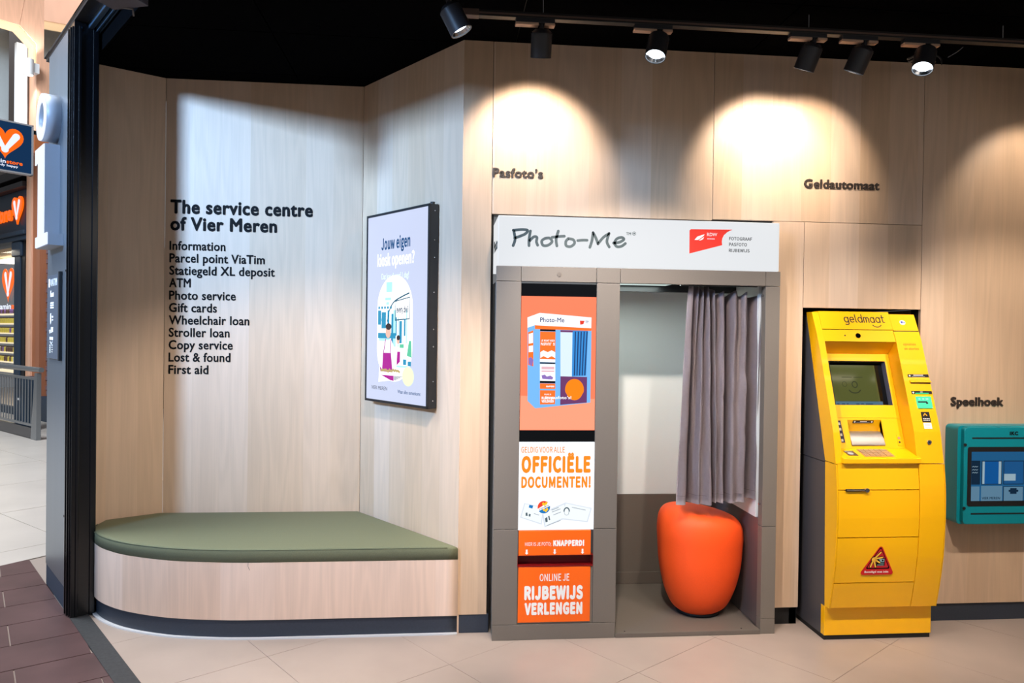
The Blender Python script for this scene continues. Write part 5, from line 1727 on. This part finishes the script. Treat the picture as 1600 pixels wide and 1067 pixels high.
# portal across the corridor: timber frame with glowing inner edge, grey wall inside
PO = Vector((-5.966, 11.6, 0)); PD = Vector((.664, .748, 0)).normalized(); PK = Vector((-PD.y, PD.x, 0))
PM = Matrix.Translation(PO) @ Matrix((PD, PK, Vector((0, 0, 1)))).transposed().to_4x4()
b = new_bm()
prism(b, [(.30, 4.40), (.30, 7.2), (-.10, 7.2), (-.31, 5.90), (-.09, 5.70), (-.09, 4.40)], 'y', 0, .25, M=PM); portal = struct(obj('trim_5', b, TIMBER))
b = new_bm(); prism(b, [(-.104, 7.2), (-6.0, 7.2), (-6.0, 5.90), (-.314, 5.90)], 'y', 0, .25, M=PM); obj('portal_beam', b, TIMBER, portal)
b = new_bm(); prism(b, [(-6.0, 5.898), (-.318, 5.898), (-.094, 5.695), (-.094, 5.30), (-.125, 5.30), (-.125, 5.665), (-.332, 5.845), (-6.0, 5.845)], 'y', .02, .2, M=PM)
obj('light_strip', b, screen('warm_strip', (255, 222, 176), 1.3), portal, label='warm glowing inner edge')
b = new_bm(); box(b, -.268, -.126, .22, .30, 4.45, 5.72, M=PM); obj('white_reveal', b, WHITE, portal)
b = new_bm(); box(b, -.098, .30, .01, .24, 4.10, 4.40, M=PM); obj('lower_board', b, TIMBER_D, portal)
b = new_bm(); box(b, -7.0, -.27, .50, .60, 4.5, 7.5, M=PM); struct(obj('wall_mall', b, WALLGREY))
sc1 = thing('wall_sconce', 'white cylinder wall lamp on the timber portal, upper left', 'lamp', PM @ Vector((-.2, -.08, 5.3)))
b = new_bm(); cyl(b, PM @ Vector((-.218, -.08, 5.19)), PM @ Vector((-.218, -.08, 5.42)), .062, 24); obj('shade', b, WHITE, sc1)
b = new_bm(); box(b, -.165, -.088, -.10, .02, 5.24, 5.38, M=PM); obj('bracket', b, WHITE, sc1)
b = new_bm(); cyl(b, PM @ Vector((-.218, -.08, 5.421)), PM @ Vector((-.218, -.08, 5.424)), .05, 20); cyl(b, PM @ Vector((-.218, -.08, 5.186)), PM @ Vector((-.218, -.08, 5.189)), .05, 20)
obj('lens', b, screen('sconce_glow', (255, 250, 244), 5.0), sc1)
for dz, d in ((.14, 1), (-.13, -1)):
    l = bpy.data.lights.new('sconce_light', 'SPOT'); l.energy = 26; l.spot_size = math.radians(110); l.spot_blend = .6; l.shadow_soft_size = .04; l.color = (.95, .97, 1)
    o = bpy.data.objects.new('sconce_light', l); COL.objects.link(o); o.parent = sc1; o.location = PM @ Vector((-.218, -.08, 5.305 + dz)) - sc1.location
    o.rotation_euler = (math.pi if d > 0 else 0, 0, 0)

# railing
RO = Vector((-5.368, 10.388, 0)); RM = Matrix.Translation(RO) @ Matrix((bdir, cdir, Vector((0, 0, 1)))).transposed().to_4x4()
rl = thing('steel_railing', 'grey steel railing with thin balusters at the far left', 'railing', RO)
RS = mat('grey_steel', (142, 146, 150), .35, metal=.75)


def rp(nm, b): return obj(nm, b, RS, rl)


b = new_bm(); cyl(b, RM @ Vector((-.09, 0, .945)), RM @ Vector((3.0, 0, .945)), .034, 18); rp('handrail', b)
for t in (0.0, 1.75):
    b = new_bm(); prism(b, [(t - .0, 0), (t + .20, 0), (t + .07, .90), (t + .0, .90)], 'y', -.03, .03, .003, M=RM); rp('post', b)
b = new_bm(); box(b, .03, 3.0, -.015, .015, .80, .835, M=RM); rp('top_bar', b)
b = new_bm(); box(b, .10, 3.0, -.015, .015, .17, .20, M=RM); rp('bottom_bar', b)
b = new_bm(); box(b, .15, 3.0, -.02, .02, .01, .15, M=RM); obj('kick_plate', b, mat('dark_kick_plate', (66, 66, 70), .25, metal=.6), rl)
for k in range(24):
    t = .16 + k * .108
    b = new_bm(); cyl(b, RM @ Vector((t, 0, .195)), RM @ Vector((t, 0, .802)), .0075, 8); rp('baluster', b)
lbin = thing('litter_bin', 'small navy bin with a white label behind the railing', 'bin', st(-2.2, -.5))
b = new_bm(); stbox(b, -2.4, -2.05, -.62, -.38, .0, .78, .02); obj('body', b, NAVY, lbin)
b = new_bm(); stbox(b, -2.3, -2.18, -.626, -.62, .44, .47); obj('label_plate', b, WHITE, lbin)
